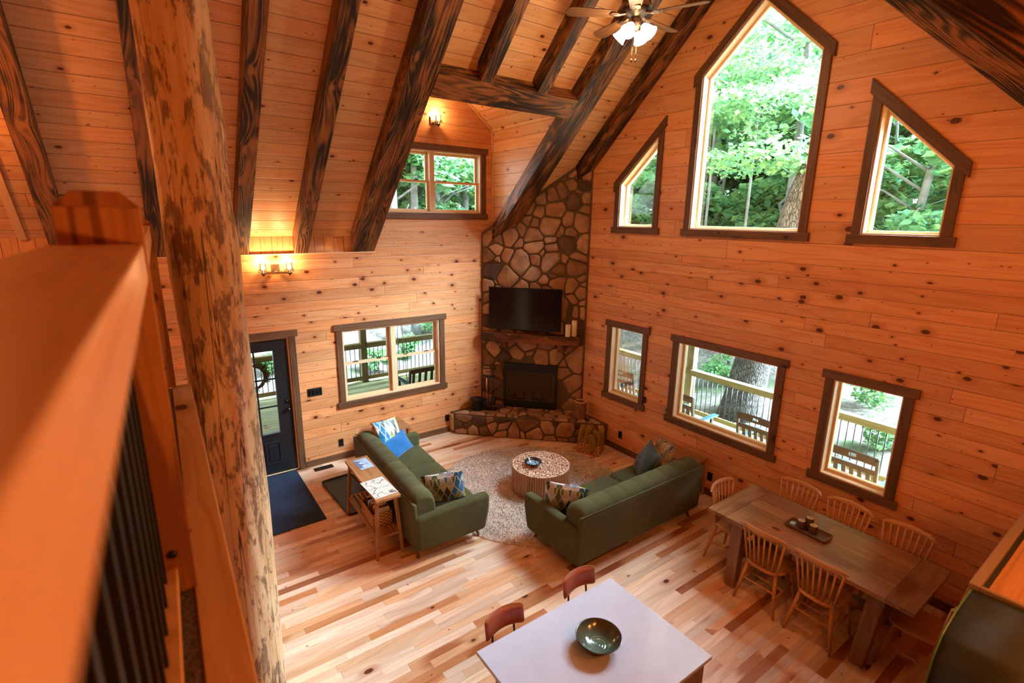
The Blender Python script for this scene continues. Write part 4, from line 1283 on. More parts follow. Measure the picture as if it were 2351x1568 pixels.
for i, (nm, lb, y, q) in enumerate([('', 'black book standing at the window end of the game basket', .14, 4), ('', 'cream book in the game basket next to the black one', .09, 3), ('', 'green book in the middle of the game basket', .04, 1),
                                 ('', 'dull red book in the middle of the game basket', -.01, 5), ('', 'brown leaning book in the game basket', -.06, 0), ('', 'tan book at the camera end of the game basket', -.12, 2)]):
    b_ = thing('book', lb, 'book', (-4.195, -2.30 + y, .292), R(-1.5), 'books and games in the basket')
    tilt = Matrix.Rotation(R(10 + 6 * (i % 3)), 3, 'X')
    m = MB(); m.cbox(tilt @ Vector((0, 0, .115)), (.16, .028, .22), tilt); m.build('cover', M['book%d' % q], b_, bevel=.002)
    m = MB(); m.cbox(tilt @ Vector((0, 0, .118)), (.152, .022, .222), tilt); m.build('pages', M['paper'], b_)
g = thing('visitor_card', 'pale blue card printed with mountains on the far end of the console', 'card', (-4.155, -1.80, .7505), R(2))
MB().rbox(-.085, -.145, 0, .085, .145, .003, .0015, 1).build('card', M['paperblue'], g)
m = MB(); m.prism([(-.08, .11, .0032), (-.08, -.11, .0032), (-.03, -.10, .0032), (-.045, -.05, .0032), (.0, -.03, .0032), (-.035, .03, .0032), (-.01, .07, .0032)][::-1], (0, 0, .0004)); m.build('printed_mountains', M['inkblue'], g)
for tri in ([(-.05, .05), (.01, .02), (-.03, 0)], [(-.03, -.05), (.02, -.07), (-.02, -.085)]):
    MB().prism([(a, c, .0036) for a, c in tri], (0, 0, .0004)).build('printed_snowcap', M['white'], g)
for tri in ([(.03, .07), (.055, .06), (.035, .045)], [(.03, -.09), (.05, -.10), (.03, -.115)]):
    MB().prism([(a, c, .0036) for a, c in tri], (0, 0, .0004)).build('printed_cloud', M['white'], g)
MB().lathe([(.0, .0041), (.009, .0041), (.009, .003)], 16, (.035, -.02, 0)).build('printed_dot', M['inkred'], g)
g = thing('trail_map', 'white bordered contour map lying on the near end of the console', 'map', (-4.21, -2.46, .7505), R(3))
MB().box(-.135, -.215, 0, .135, .215, .002).build('border', M['paper'], g)
MB().box(-.125, -.205, .002, .125, .205, .0026).build('printed_map', M['map'], g)

# mats
m = MB().rbox(-.40, -.78, 0, .40, .78, .012, .006, 2)
d = tag(m.build('door_mat', M['matnavy']), 'dark blue grey rectangular mat in front of the entry door', 'mat'); d.location = (-4.98, -.775, 0)
bt = thing('boot_tray', 'black rubber boot tray on the floor under the console table', 'boot tray', (-4.14, -1.12, 0), R(3))
m = MB(); nt = 40
def rr_pts(w, h, r, z): return [(sx * (w - r) + r * math.cos(R(a0 + k * 15)), sy * (h - r) + r * math.sin(R(a0 + k * 15)), z) for sx, sy, a0 in ((1, 1, 0), (-1, 1, 90), (-1, -1, 180), (1, -1, 270)) for k in range(7)]
P_ = [rr_pts(.22, .52, .06, .0), rr_pts(.23, .53, .07, .032), rr_pts(.222, .522, .065, .034), rr_pts(.205, .505, .055, .012)]
V = [p for l in P_ for p in l]; k = len(P_[0]); F = [(l * k + a, l * k + (a + 1) % k, (l + 1) * k + (a + 1) % k, (l + 1) * k + a) for l in range(3) for a in range(k)] + [tuple(3 * k + a for a in range(k)), tuple(range(k))[::-1]]
m.add(V, F); m.build('tray', M['bootmat'], bt)

# side table and bench glimpsed behind the sofas
m = thing('side_table', 'small dark wood side table behind the far end of the left sofa', 'side table', (-3.21, -.36, 0))
MB().box(-.24, -.24, .52, .24, .24, .55).build('table_top', M['acacia'], m, bevel=.005)
for sx in (-1, 1):
    for sy in (-1, 1): MB().beam((sx * .20, sy * .20, .52), (sx * .22, sy * .22, 0), .035, .035).build('leg', M['acacia'], m, (0, 0, 1))
m = thing('side_table', 'dark wood side table against the gable wall behind the far end of the right sofa', 'side table', (-.22, -3.62, 0))
MB().box(-.19, -.30, .52, .19, .30, .55).build('table_top', M['acacia'], m, (0, 1, 0), bevel=.005)
for sx in (-1, 1):
    for sy in (-1, 1): MB().beam((sx * .15, sy * .26, .52), (sx * .17, sy * .28, 0), .035, .035).build('leg', M['acacia'], m, (0, 0, 1))

# ------------------------------------------------------------------ dining table and chairs
tb = thing('dining_table', 'long rustic plank dining table with breadboard ends and chunky angled legs', 'dining table', (-1.027, -5.78, 0))
tw, tl_, th = .4425, .925, .765
m = MB().box(-tw, -tl_ + .21, th - .04, tw, tl_ - .21, th); m.build('plank_top', M['table'], tb, (0, 1, 0), bevel=.003)
for s in (-1, 1):
    y0, y1 = (s * (tl_ - .21), s * tl_); m = MB().box(-tw, min(y0, y1) + .0015 * (s > 0), th - .04, tw, max(y0, y1) - .0015 * (s < 0), th); m.build('breadboard_end', M['table'], tb, (1, 0, 0), bevel=.003)
for sy in (-1, 1):
    for sx in (-1, 1):
        MB().beam((sx * .29, sy * .64, th - .04), (sx * .385, sy * .60, 0), .10, .13, (0, 1, 0), .10, .11).build('leg', M['table'], tb, (0, 0, 1), bevel=.006)
    MB().box(-.33, sy * .64 - .045, th - .11, .33, sy * .64 + .045, th - .04).build('cross_bearer', M['table'], tb, (1, 0, 0), bevel=.004)
MB().beam((0, -.62, .30), (0, .62, .30), .06, .10).build('stretcher', M['table'], tb, (0, 1, 0), bevel=.004)
for sy in (-1, 1): MB().beam((-.35, sy * .615, .30), (.35, sy * .615, .30), .06, .09).build('end_stretcher', M['table'], tb, (1, 0, 0), bevel=.004)


def dining_chair():
    c = thing('dining_chair', 'x', 'chair', (0, 0, 0), 0, 'spindle back dining chairs round the table')
    m = MB(); n = 32; ring_ = []
    for i in range(n):
        a = 2 * math.pi * i / n; ca, sa = math.cos(a), math.sin(a)
        e = 3.2; r_ = (abs(ca) ** e + abs(sa) ** e) ** (-1 / e)
        y = .205 * r_ * sa; w_ = .215 - .035 * (y / .205 + 1) / 2 * 1.0
        ring_.append((w_ * r_ * ca, y))
    V = []
    for s_, z in ((.92, .425), (.99, .435), (1.0, .448), (.985, .458), (.80, .455), (.35, .448)):
        V += [(x * s_, y * s_, z) for x, y in ring_]
    V.append((0, 0, .447)); k = n
    F = [(l * k + a, l * k + (a + 1) % k, (l + 1) * k + (a + 1) % k, (l + 1) * k + a) for l in range(5) for a in range(k)] + [(5 * k + a, 5 * k + (a + 1) % k, 6 * k) for a in range(k)] + [tuple(range(k))[::-1]]
    m.add(V, F, True); m.build('seat', M['chair'], c, (0, 1, 0))
    for sx in (-1, 1):
        for sy in (-1, 1):
            MB().tube([(sx * .135, sy * .14, .435), (sx * .165, sy * .175, .24), (sx * (.20 if sy < 0 else .205), sy * .215, 0)], [.018, .0185, .012], 12).build('leg', M['chair'], c, (0, 0, 1))
    for sx in (-1, 1): MB().tube([(sx * .168, -.176, .22), (sx * .166, .178, .20)], .009, 8).build('side_stretcher', M['chair'], c, (0, 1, 0))
    MB().tube([(-.167, 0, .21), (.167, 0, .21)], .009, 8).build('cross_stretcher', M['chair'], c)
    MB().tube([(-.163, .178, .25), (.163, .178, .25)], .009, 8).build('back_stretcher', M['chair'], c)
    bow = lambda u: .255 - .045 * u * u          # plan curve of the crest
    for i in range(8):
        u = -1 + 2 * i / 7; r0 = .0105 if 0 < i < 7 else .0125
        MB().tube([(u * .150, .168 - .02 * u * u, .45), (u * .205, bow(u) - .012, .845)], [r0, r0 * .85], 10).build('spindle', M['chair'], c, (0, 0, 1))
    nx = 24; V = []; F = []
    for i in range(nx + 1):
        u = -1 + 2 * i / nx; x = u * .232; y = bow(u * 1.1); e = (1 - abs(u) ** 10)
        z0 = .822 + .012 * u * u; z1 = .892 - .020 * u * u - (1 - e) * .03; t_h = .013
        for dy, z in ((-t_h, z0 + .008), (0, z0), (t_h, z0 + .008), (t_h, z1 - .01), (0.004, z1), (-t_h, z1 - .008)): V.append((x, y + dy + (z - .85) * .12, z))
    for i in range(nx):
        for j in range(6): F.append((i * 6 + j, (i + 1) * 6 + j, (i + 1) * 6 + (j + 1) % 6, i * 6 + (j + 1) % 6))
    F += [tuple(range(6)), tuple(nx * 6 + j for j in range(6))[::-1]]
    MB().add(V, F, True).build('crest_rail', M['chair'], c)
    return c


CH = [(-1.04, -4.95, 0, 'spindle back chair at the sofa end of the dining table'),
      (-1.335, -5.50, 90, 'spindle back chair on the near side of the table, closer to the sofa'),
      (-1.335, -6.01, 90, 'spindle back chair on the near side of the table, closer to the camera end'),
      (-.54, -5.26, -90, 'spindle back chair on the wall side of the table, leftmost of that row'),
      (-.54, -5.77, -90, 'spindle back chair on the wall side of the table, middle of that row'),
      (-.54, -6.29, -90, 'spindle back chair on the wall side of the table, rightmost of that row'),
      (-1.08, -6.68, 180, 'spindle back chair at the kitchen end of the dining table beside the dark cabinet')]
c0 = dining_chair()
for i, (x, y, a, lb) in enumerate(CH):
    o = c0 if i == 0 else copy_tree(c0)
    o.location = (x, y, 0); o.rotation_euler = (0, 0, R(a)); o['label'] = lb

tr = thing('wooden_tray', 'dark rectangular wooden tray in the middle of the dining table', 'tray', (-1.025, -5.68, .765), R(-1))
m = MB(); a, b_ = .095, .20
P_ = [rr_pts(a - .01, b_ - .01, .015, 0), rr_pts(a, b_, .02, .03), rr_pts(a - .012, b_ - .012, .015, .031), rr_pts(a - .022, b_ - .022, .012, .010)]
V = [p for l in P_ for p in l]; k = len(P_[0]); F = [(l * k + q, l * k + (q + 1) % k, (l + 1) * k + (q + 1) % k, (l + 1) * k + q) for l in range(3) for q in range(k)] + [tuple(3 * k + q for q in range(k)), tuple(range(k))[::-1]]
m.add(V, F); m.build('tray_body', M['casing'], tr, (0, 1, 0))
for x, y, h_, r_, lb in ((-1.045, -5.615, .085, .036, 'shorter bark candle at the left end of the trio on the table tray'), (-.99, -5.665, .12, .036, 'tallest bark candle of the trio on the table tray'), (-1.045, -5.73, .09, .038, 'bark candle at the right end of the trio on the table tray')):
    c = thing('bark_candle', lb, 'candle', (x, y, .776), 0, 'bark candles on the table tray')
    m = MB().lathe([(r_ * .95, 0), (r_, .01), (r_, h_ * .5), (r_, h_ - .003), (r_ * .88, h_)], 28); m.v = [(a * (1 + .04 * math.sin(9 * math.atan2(b2, a))), b2 * (1 + .04 * math.sin(9 * math.atan2(b2, a))), z) for a, b2, z in m.v]
    m.build('bark', M['barkdark'], c)
    MB().lathe([(0, h_ - .006), (r_ * .5, h_ - .005), (r_ * .9, h_ + .001)], 28).build('wax', M['waxwood'], c)
    MB().tube([(0, 0, h_ - .006), (.002, 0, h_ + .008)], .0016, 6).build('wick', M['black'], c)
q = tag(MB().box(-.03, -.022, 0, .03, .022, .008).build('matchbox', M['paperblue'], bevel=.001), 'small pale matchbox lying in the left end of the table tray', 'matchbox'); q.location = (-1.03, -5.53, .776); q.rotation_euler = (0, 0, R(6))

# ------------------------------------------------------------------ kitchen island and stools
il = thing('kitchen_island', 'kitchen island with a pale grey quartz top at the bottom of the photo', 'kitchen island', (-3.94, -5.635, 0))
MB().box(-.64, -.465, .89, .64, .468, .92).build('quartz_top', M['quartz'], il, bevel=.003)
MB().box(-.60, -.44, .09, .60, .19, .888).build('cabinet_body', M['cabinet'], il, (0, 0, 1), bevel=.003)
MB().box(-.56, -.38, 0, .56, .15, .09).build('toe_kick', M['black'], il)
for i in range(3):
    d = MB().box(-.585 + i * .395, .19, .12, -.20 + i * .395, .208, .86).build('back_panel', M['cabinet'], il, (0, 0, 1), bevel=.004)
MB().box(.60, -.42, .12, .616, .17, .86).build('end_panel', M['cabinet'], il, (0, 0, 1), bevel=.004)
bw = thing('large_bowl', 'large green glazed pottery bowl with a spiral centre on the island', 'bowl', (-3.872, -5.60, .92))
MB().lathe([(0, 0), (.07, 0), (.075, .008), (.11, .035), (.145, .068), (.156, .082), (.158, .088)], 56).build('outside', M['bowlrim'], bw)
MB().lathe([(.158, .088), (.154, .091), (.149, .086)], 56).build('rim', M['bowlrim'], bw)
MB().lathe([(.150, .088), (.138, .070), (.105, .038), (.07, .018), (.03, .013), (0, .012)], 56).build('glazed_inside', M['bowl1'], bw)


def stool(x, lab):
    s = thing('counter_stool', lab, 'stool', (x, -5.255, 0), 0, 'leather counter stools at the island')
    MB().lathe([(0, .605), (.145, .605), (.16, .62), (.162, .645), (.145, .665), (0, .672)], 36).build('seat', M['leather'], s)
    for sx in (-1, 1):
        for sy in (-1, 1): MB().tube([(sx * .10, sy * .10, .605), (sx * .135, sy * .135, 0)], .010, 10).build('leg', M['black'], s)
    MB().lathe([(.172, .22), (.180, .228), (.172, .236), (.164, .228), (.172, .22)], 36, smooth=True).build('foot_ring', M['black'], s)
    for sx in (-1, 1): MB().tube([(sx * .085, .10, .61), (sx * .10, .16, .66), (sx * .092, .188, .92)], .008, 10).build('back_post', M['black'], s)
    nx, nz = 28, 10; V = []; F = []
    for f in (1, -1):
        for i in range(nx + 1):
            for j in range(nz + 1):
                u, v = 2 * i / nx - 1, 2 * j / nz - 1
                e = max(0, (1 - abs(u) ** 7)) ** .4 * max(0, (1 - abs(v) ** 4)) ** .5
                sq = max(0, 1 - abs(u) ** 9) ** .3
                x_ = u * .168; yb = .205 - .045 * u * u
                V.append((x_, yb + f * .026 * e + v * .010, .948 + v * .080 * (.72 + .28 * sq) + .012 * (1 - u * u)))
    q = (nx + 1) * (nz + 1)
    for f in (0, 1):
        for i in range(nx):
            for j in range(nz):
                a = f * q + i * (nz + 1) + j; t = (a, a + nz + 1, a + nz + 2, a + 1); F.append(t if f else t[::-1])
    bk_ = MB().add(V, F, True).build('backrest', M['leather'], s)
    edge = [V[i * (nz + 1) + nz] for i in range(nx + 1)]
    MB().tube([(a, b2 + .0, c + .0015) for a, b2, c in edge], .0022, 6).build('stitched_seam', M['stitch'], bk_)
    return s


stool(-4.295, 'cognac leather counter stool at the left end of the island')
stool(-3.575, 'cognac leather counter stool at the right end of the island, nearer the sofa')

# tall kitchen cabinet and range hood at the lower right corner
kc = thing('tall_cabinet', 'tall dark cabinet whose lit top shows at the lower right edge', 'cabinet', (-3.22, -7.22, 0))
MB().box(0, -.68, 0, 1.55, -.02, 2.17).build('cabinet_body', M['hoodblack'], kc)
MB().box(.0, -.02, .1, .77, .0, 2.15).build('cabinet_door', M['hoodblack'], kc); MB().box(.78, -.02, .1, 1.55, .0, 2.15).build('cabinet_door', M['hoodblack'], kc)
MB().box(.02, -.66, 2.17, 1.53, -.04, 2.176).build('dusty_top', M['acacia'], kc)
m = MB(); m.box(-.02, -.02, 2.17, 1.57, .02, 2.20); m.box(-.02, -.68, 2.17, .0, -.02, 2.20); m.build('crown_rim', M['rim'], kc, bevel=.004)
hd = thing('range_hood', 'curved glass range hood beside the tall cabinet at the lower right corner', 'range hood', (-3.60, -7.22, 0))
V = []; F = []; n = 24
AP = [(-.10, 1.90), (-.085, 1.985), (-.073, 2.055), (-.014, 2.13), (.152, 2.171), (.36, 2.175)]
def arc(i):
    t = i / n * 4.999; k = int(t); f = t - k; f = f * f * (3 - 2 * f) * .3 + f * .7
    return AP[k][0] + (AP[k + 1][0] - AP[k][0]) * f, AP[k][1] + (AP[k + 1][1] - AP[k][1]) * f
for i in range(n + 1):
    x, z = arc(i)
    V += [(x, 0, z), (x, -.45, z + .03), (x, -.45, z + .022), (x, 0, z - .008)]
for i in range(n):
    for j in range(4): F.append((i * 4 + j, (i + 1) * 4 + j, (i + 1) * 4 + (j + 1) % 4, i * 4 + (j + 1) % 4))
F += [(0, 1, 2, 3), tuple(n * 4 + j for j in (3, 2, 1, 0))]
MB().add(V, F, True).build('glass_canopy', M['smoke'], hd)
MB().tube([(arc(i)[0], .004, arc(i)[1]) for i in range(n + 1)], .004, 6).build('glass_edge', M['edge'], hd)
MB().box(-.02, -.68, 1.75, .28, -.32, 2.35).build('flue_cover', M['hoodblack'], hd, bevel=.004)
MB().box(-.35, -.60, 1.62, .32, -.10, 1.70).build('fan_box', M['steel'], hd, bevel=.004)
MB().tube([(-.10, .0, 1.93), (-.13, .0, 1.70)], .02, 14).build('end_bar', M['steel'], hd)
# ------------------------------------------------------------------ loft, railing and log post
ZL = 2.74
struct(MB().box(XW, YW, 2.45, -6.0, -4.05, ZL - .005).build('floor_loft', M['loftwood'], grain=(0, 1, 0)))
cp_ = tag(MB().box(XW, YW, ZL - .005, -6.04, -4.08, ZL + .008).build('loft_carpet', M['carpet']), 'speckled brown carpet strip on the loft floor behind the railing', 'carpet')
t4 = MB(); t4.box(-6.028, YW, ZL - .012, -5.933, -4.06, ZL + .012); t4.box(-5.975, YW, 2.42, -5.93, -4.06, ZL - .012); t4.warp(lambda p: Vector((p.x + .022 * (p.y + 4.06), p.y, p.z))); struct(t4.build('trim_4', M['loftwood'], grain=(0, 1, 0), bevel=.003))
t5 = MB(); t5.box(-6.6, -4.06, 2.42, -5.925, -4.02, ZL - .03); struct(t5.build('trim_5', M['railwood'], bevel=.003))
rl = thing('loft_railing', 'pine loft railing with chamfered newel posts and black bars, blurred at the left edge', 'railing', (-6.14, -6.1, ZL))
def newel(name, y0, y1, x0, x1, zt, par):
    m = MB(); c = .035
    m.hexa([(x0, y0, .008), (x1, y0, .008), (x1, y1, .008), (x0, y1, .008)], [(x0, y0, zt - c), (x1, y0, zt - c), (x1, y1, zt - c), (x0, y1, zt - c)])
    m.hexa([(x0, y0, zt - c), (x1, y0, zt - c), (x1, y1, zt - c), (x0, y1, zt - c)], [(x0 + c, y0 + c, zt), (x1 - c, y0 + c, zt), (x1 - c, y1 - c, zt), (x0 + c, y1 - c, zt)])
    o = m.build(name, M['railwood'], par, (0, 0, 1), bevel=.003)
    MB().lathe([(.011, 0), (.011, .006), (.006, .008), (0, .008)], 14, (x1 - .045, y0 - .0, .13), Matrix.Rotation(R(90), 3, 'X')).build('bolt', M['black'], o)
    return o
newel('newel_post', 0, .16, -.084, .075, 1.068, rl)
newel('newel_post', 2.03, 2.15, -.02, .134, .995, rl)
for y0, y1 in ((-1.81, 0), (.16, 2.04)):
    sh = lambda p: Vector((p.x + (.033 * p.y if p.y < 0 else .025 * p.y), p.y, p.z))
    MB().box(-.105, y0, .862, .069, y1, .950).warp(sh).build('top_rail', M['loftwood'], rl, (0, 1, 0), bevel=.004)
    MB().box(-.045, y0, .835, .045, y1, .862).warp(sh).build('sub_rail', M['loftwood'], rl, (0, 1, 0), bevel=.002)
    MB().box(-.045, y0, .05, .035, y1, .088).warp(sh).build('bottom_rail', M['loftwood'], rl, (0, 1, 0), bevel=.003)
    n = int((y1 - y0) / .098)
    for i in range(n):
        y = y0 + (y1 - y0) * (i + .5) / n
        MB().box(-.0125, y - .0125, .088, .0125, y + .0125, .835).warp(lambda p: Vector((p.x + (.033 if y < 0 else .025) * y, p.y, p.z))).build('baluster', M['black'], rl)
lg = MB(); rr = random.Random(3); n = 40; V = []; zs = [i * .07 for i in range(100)]
for i, z in enumerate(zs):
    for k in range(n):
        a = 2 * math.pi * k / n
        r_ = .186 + .004 * math.sin(3 * a + z * 1.1) + .004 * math.sin(5 * a - z * 2.3) + .003 * math.sin(9 * a + z * 5) + .012 * math.exp(-((z - 3.55) / .16) ** 2) * max(0, math.cos(a - .3)) + .010 * math.exp(-((z - 4.25) / .12) ** 2) * max(0, math.cos(a + .2))
        V.append((r_ * math.cos(a) + .012 * math.sin(z * .9), r_ * math.sin(a), z))
F = [(i * n + k, i * n + (k + 1) % n, (i + 1) * n + (k + 1) % n, (i + 1) * n + k) for i in range(len(zs) - 1) for k in range(n)]
lg.add(V, F, True)
lo = tag(lg.build('log_post', M['log'], grain=(0, 0, 1)), 'thick peeled log post with dark stains rising from floor to ridge', 'post'); lo.location = (-5.762, -3.93, 0)

# ------------------------------------------------------------------ lamps
def plight(parent, loc, w, color, r_=.03, name='bulb_light'):
    l = bpy.data.lights.new(name, 'POINT'); l.energy = w; l.color = color; l.shadow_soft_size = r_
    o = bpy.data.objects.new(name, l); col.objects.link(o); o.parent = parent; o.location = loc
    return o
WARM = (1.0, .355, .075)
LAMPW = 0.33
def sconce(name, label, loc, rz, xs, w, colr=None):
    s = thing(name, label, 'wall lamp', loc, rz)
    MB().box(-.055, -.02, -.03, .055, 0, .08).build('back_plate', M['fanmetal'], s, bevel=.004)
    m = MB(); m.tube([(0, -.02, -.01), (0, -.07, -.025)], .016, 12)
    if len(xs) > 1: m.beam((xs[0], -.085, -.03), (xs[-1], -.085, -.03), .022, .03)
    else: m.beam((0, -.05, -.03), (xs[0], -.09, -.03), .022, .03)
    m.build('arm', M['fanmetal'], s)
    for x in xs:
        c = (x, -.09, 0)
        h = MB().lathe([(0, -.075), (.007, -.073), (.009, -.055), (.028, -.05), (.030, -.035), (.022, -.03), (.018, .012), (0, .012)], 20, c).build('lamp_holder', M['bronze'], s)
        m = MB()
        for z in (-.012, .012): m.tube([(x + .062 * math.cos(a), -.09 + .062 * math.sin(a), z) for a in [2 * math.pi * q / 28 for q in range(29)]], .0035, 6, cap=False)
        for q in range(6): a = 2 * math.pi * q / 6; m.tube([(x + .062 * math.cos(a), -.09 + .062 * math.sin(a), -.012), (x + .062 * math.cos(a), -.09 + .062 * math.sin(a), .012)], .003, 6); m.tube([(x, -.09, -.012), (x + .062 * math.cos(a), -.09 + .062 * math.sin(a), -.012)], .0025, 6)
        m.build('cage_ring', M['fanmetal'], s)
        MB().lathe([(.045, .0), (.045, .10), (.044, .1005), (.043, .10), (.043, 0)], 28, c).build('glass_shade', M['glass'], s)
        MB().lathe([(.010, .012), (.013, .024), (.023, .045), (.025, .058), (.020, .072), (.008, .08), (0, .0815)], 20, c).build('bulb', M['bulb'], s)
        plight(s, (x, -.115, .125), w * LAMPW, colr or WARM, .025)
    return s
sconce('wall_sconce', 'lit double wall lamp with clear glass cylinders on the left wall', (-4.612, 0, 3.015), 0, (-.165, .165), 44, (1, .56, .25))
ds = sconce('wall_sconce', 'lit single wall lamp above the dormer window', (-2.16, 0, 5.17), 0, (.045,), 44, (1, .56, .25))
for x, z, nm in ((-3.1, 3.0, 'over the kitchen'), (-4.5, 3.2, 'nearest the loft')):  # extra sconces out of view, added as warm fill for the room
    sconce('wall_sconce', 'added warm fill lamp on the unseen wall behind the camera, ' + nm, (x, YW, z), R(180), (-.165, .165), 90)
for x, y, w in ((-7.6, -2.0, 150), (-8.3, -4.2, 85)):  # unseen globes added on the loft side to fill with warm light
    s = thing('fill_globe', 'added warm fill globe, out of view over the %s part of the loft side' % ('window' if y > -3 else 'railing'), 'fill light', (x, y, 0))
    zt = zc(y)
    MB().tube([(0, 0, 4.55), (0, 0, zt)], .006, 8).build('hanging_cord', M['black'], s)
    MB().lathe([(0, .08), (.05, .065), (.08, .02), (.08, -.02), (.05, -.065), (0, -.08)], 20, (0, 0, 4.5)).build('globe_shade', M['shade'], s)
    plight(s, (0, 0, 4.3), w * LAMPW, WARM, .06)

fn = thing('ceiling_fan', 'ceiling fan with five dark blades and a lit cluster of frosted shades', 'ceiling fan', (-2.075, -3.93, 5.60))
MB().lathe([(0, 1.25), (.05, 1.24), (.065, 1.18), (.02, 1.15), (.014, 1.13), (.014, .20), (.03, .19), (.035, .15)], 24).build('downrod', M['bronze'], fn)
MB().lathe([(.035, .19), (.09, .18), (.125, .15), (.135, .09), (.13, .03), (.10, .0), (.07, -.02), (.055, -.03)], 36).build('motor_housing', M['bronze'], fn)
MB().lathe([(.137, .085), (.142, .075), (.142, .055), (.137, .045)], 36).build('housing_band', M['fanmetal'], fn)
for i in range(5):
    a = R(222 + 72 * i); rot = Matrix.Rotation(a, 3, 'Z') @ Matrix.Rotation(R(11), 3, 'X')
    m = MB(); n = 18; top = []; bot = []
    for q in range(n + 1):
        t = q / n; x = .20 + .46 * t; w = .052 + .02 * math.sin(min(1, t * 1.2) * math.pi / 2); e = math.sqrt(max(0, 1 - max(0, (t - .86) / .14) ** 2)) if t > .86 else 1
        top.append((x, w * e)); bot.append((x, -w * e))
    pl = [(x, y, -.004) for x, y in bot] + [(x, y, -.004) for x, y in top[::-1]]
    pl = [p for k, p in enumerate(pl) if k == 0 or (Vector(p) - Vector(pl[k - 1])).length > 1e-4]
    m.prism(pl, (0, 0, .007)); m.warp(lambda p: rot @ p); m.build('blade', M['casing'], fn, rot @ Vector((1, 0, 0)), bevel=.001)
    m = MB(); rz = Matrix.Rotation(a, 3, 'Z')
    m.prism([(.08, -.022, .0), (.15, -.018, -.012), (.185, -.045, -.012), (.235, -.040, -.010), (.25, .0, -.010), (.235, .040, -.010), (.185, .045, -.012), (.15, .018, -.012), (.08, .022, .0)], (0, 0, .008))
    m.tube([(.10, 0, .02), (.16, 0, -.01), (.24, 0, -.008)], [.014, .010, .006], 8); m.warp(lambda p: rz @ p); m.build('blade_bracket', M['fanmetal'], fn, bevel=.002)
MB().lathe([(.055, -.03), (.062, -.05), (.06, -.08), (.045, -.10), (.035, -.115), (.015, -.125), (0, -.128)], 28).build('light_kit_hub', M['fanmetal'], fn)
for i in range(4):
    a = R(20 + 90 * i); rot = Matrix.Rotation(a, 3, 'Z') @ Matrix.Rotation(R(-48), 3, 'Y')
    c = Vector((.055 * math.cos(a), .055 * math.sin(a), -.085))
    m = MB(); m.lathe([(.014, .0), (.018, -.02), (.03, -.03)], 14); m.warp(lambda p: c + rot @ p); m.build('shade_fitter', M['fanmetal'], fn)
    m = MB(); m.lathe([(.026, -.03), (.036, -.045), (.046, -.07), (.050, -.095), (.056, -.12), (.068, -.145), (.066, -.146), (.053, -.12), (.0, -.11)], 26); m.warp(lambda p: c + rot @ p); m.build('glass_shade', M['shade'], fn)
for dx, dy in ((.015, -.02), (-.02, .0)):
    m = MB(); m.tube([(dx, dy, -.12), (dx, dy, -.37)], .0015, 5); m.lathe([(0, -.37), (.006, -.375), (.008, -.39), (.004, -.405), (0, -.407)], 10, (dx, dy, 0)); m.build('pull_chain', M['bronze'], fn)
plight(fn, (0, 0, -.30), 150 * LAMPW, (1.0, .62, .30), .08)
plight(fn, (-.05, 0, .95), 26 * LAMPW, (1.0, .62, .30), .04)

# ------------------------------------------------------------------ porches and what stands on them
struct(MB().box(.18, -9, -.20, 2.66, 3.9, -.05).build('porch_deck_right', M['deck'], grain=(0, 1, 0)))
struct(MB().box(-9.5, .18, -.20, .18, 3.9, -.05).build('porch_deck_left', M['deck']))
struct(MB().box(.18, -9, 2.74, 3.1, 4.2, 2.84).build('porch_ceiling_right', M['treated'], grain=(0, 1, 0)))
struct(MB().box(-9.5, .18, 2.74, .18, 4.2, 2.84).build('porch_ceiling_left', M['treated']))
def porch_post(x, y, lab):
    p = thing('porch_post', lab, 'post', (x, y, -.05)); MB().box(-.07, -.07, 0, .07, .07, 2.75).build('post', M['treated'], p, (0, 0, 1), bevel=.004)
    MB().box(-.078, -.078, 0, .078, .078, .02).build('post_foot', M['treated'], p, bevel=.002)
porch_post(2.57, -1.75, 'square porch post seen in the wide lower window of the gable wall')
porch_post(2.57, .55, 'square porch post seen in the narrow lower window by the hearth')
porch_post(-2.15, 3.78, 'square porch post seen in the left half of the double window on the left wall')
porch_post(-5.42, 3.78, 'square porch post seen behind the wreath through the entry door')
porch_post(2.57, 3.78, 'square porch post at the outer corner of the porch')
def porch_rail(p0, p1, lab):
    p0, p1 = Vector(p0), Vector(p1); d = (p1 - p0); L = d.length; u = d.normalized()
    r_ = thing('porch_railing', lab, 'railing', p0)
    g = tuple(u); q = lambda t, z: tuple(u * t + Vector((0, 0, z)))
    MB().beam(q(0, .925), q(L, .925), .14, .035).build('top_cap', M['treated'], r_, g, bevel=.003)
    MB().beam(q(0, .86), q(L, .86), .04, .09).build('top_rail', M['treated'], r_, g, bevel=.003)
    MB().beam(q(0, .10), q(L, .10), .04, .09).build('bottom_rail', M['treated'], r_, g, bevel=.003)
    MB().beam(q(L * .53, 0), q(L * .53, .06), .09, .05, tuple(u)).build('support_block', M['treated'], r_)
    n = int(L / .102)
    for i in range(min(n, 98)): t = L * (i + .5) / min(n, 98); MB().tube([q(t, .14), q(t, .82)], .0085, 6).build('baluster', M['black'], r_)
porch_rail((2.5, -8.8, -.05), (2.5, -1.82, -.05), 'timber porch railing with black bars beyond the lower gable windows')
porch_rail((2.5, -1.68, -.05), (2.5, .48, -.05), 'short timber porch railing with black bars beyond the narrow window by the hearth')
porch_rail((-2.08, 3.71, -.05), (2.5, 3.71, -.05), 'timber porch railing seen in the right half of the double window')
porch_rail((-5.35, 3.71, -.05), (-2.22, 3.71, -.05), 'timber porch railing seen in the left half of the double window')
porch_rail((-9.2, 3.71, -.05), (-5.49, 3.71, -.05), 'timber porch railing seen through the entry door at the far left')
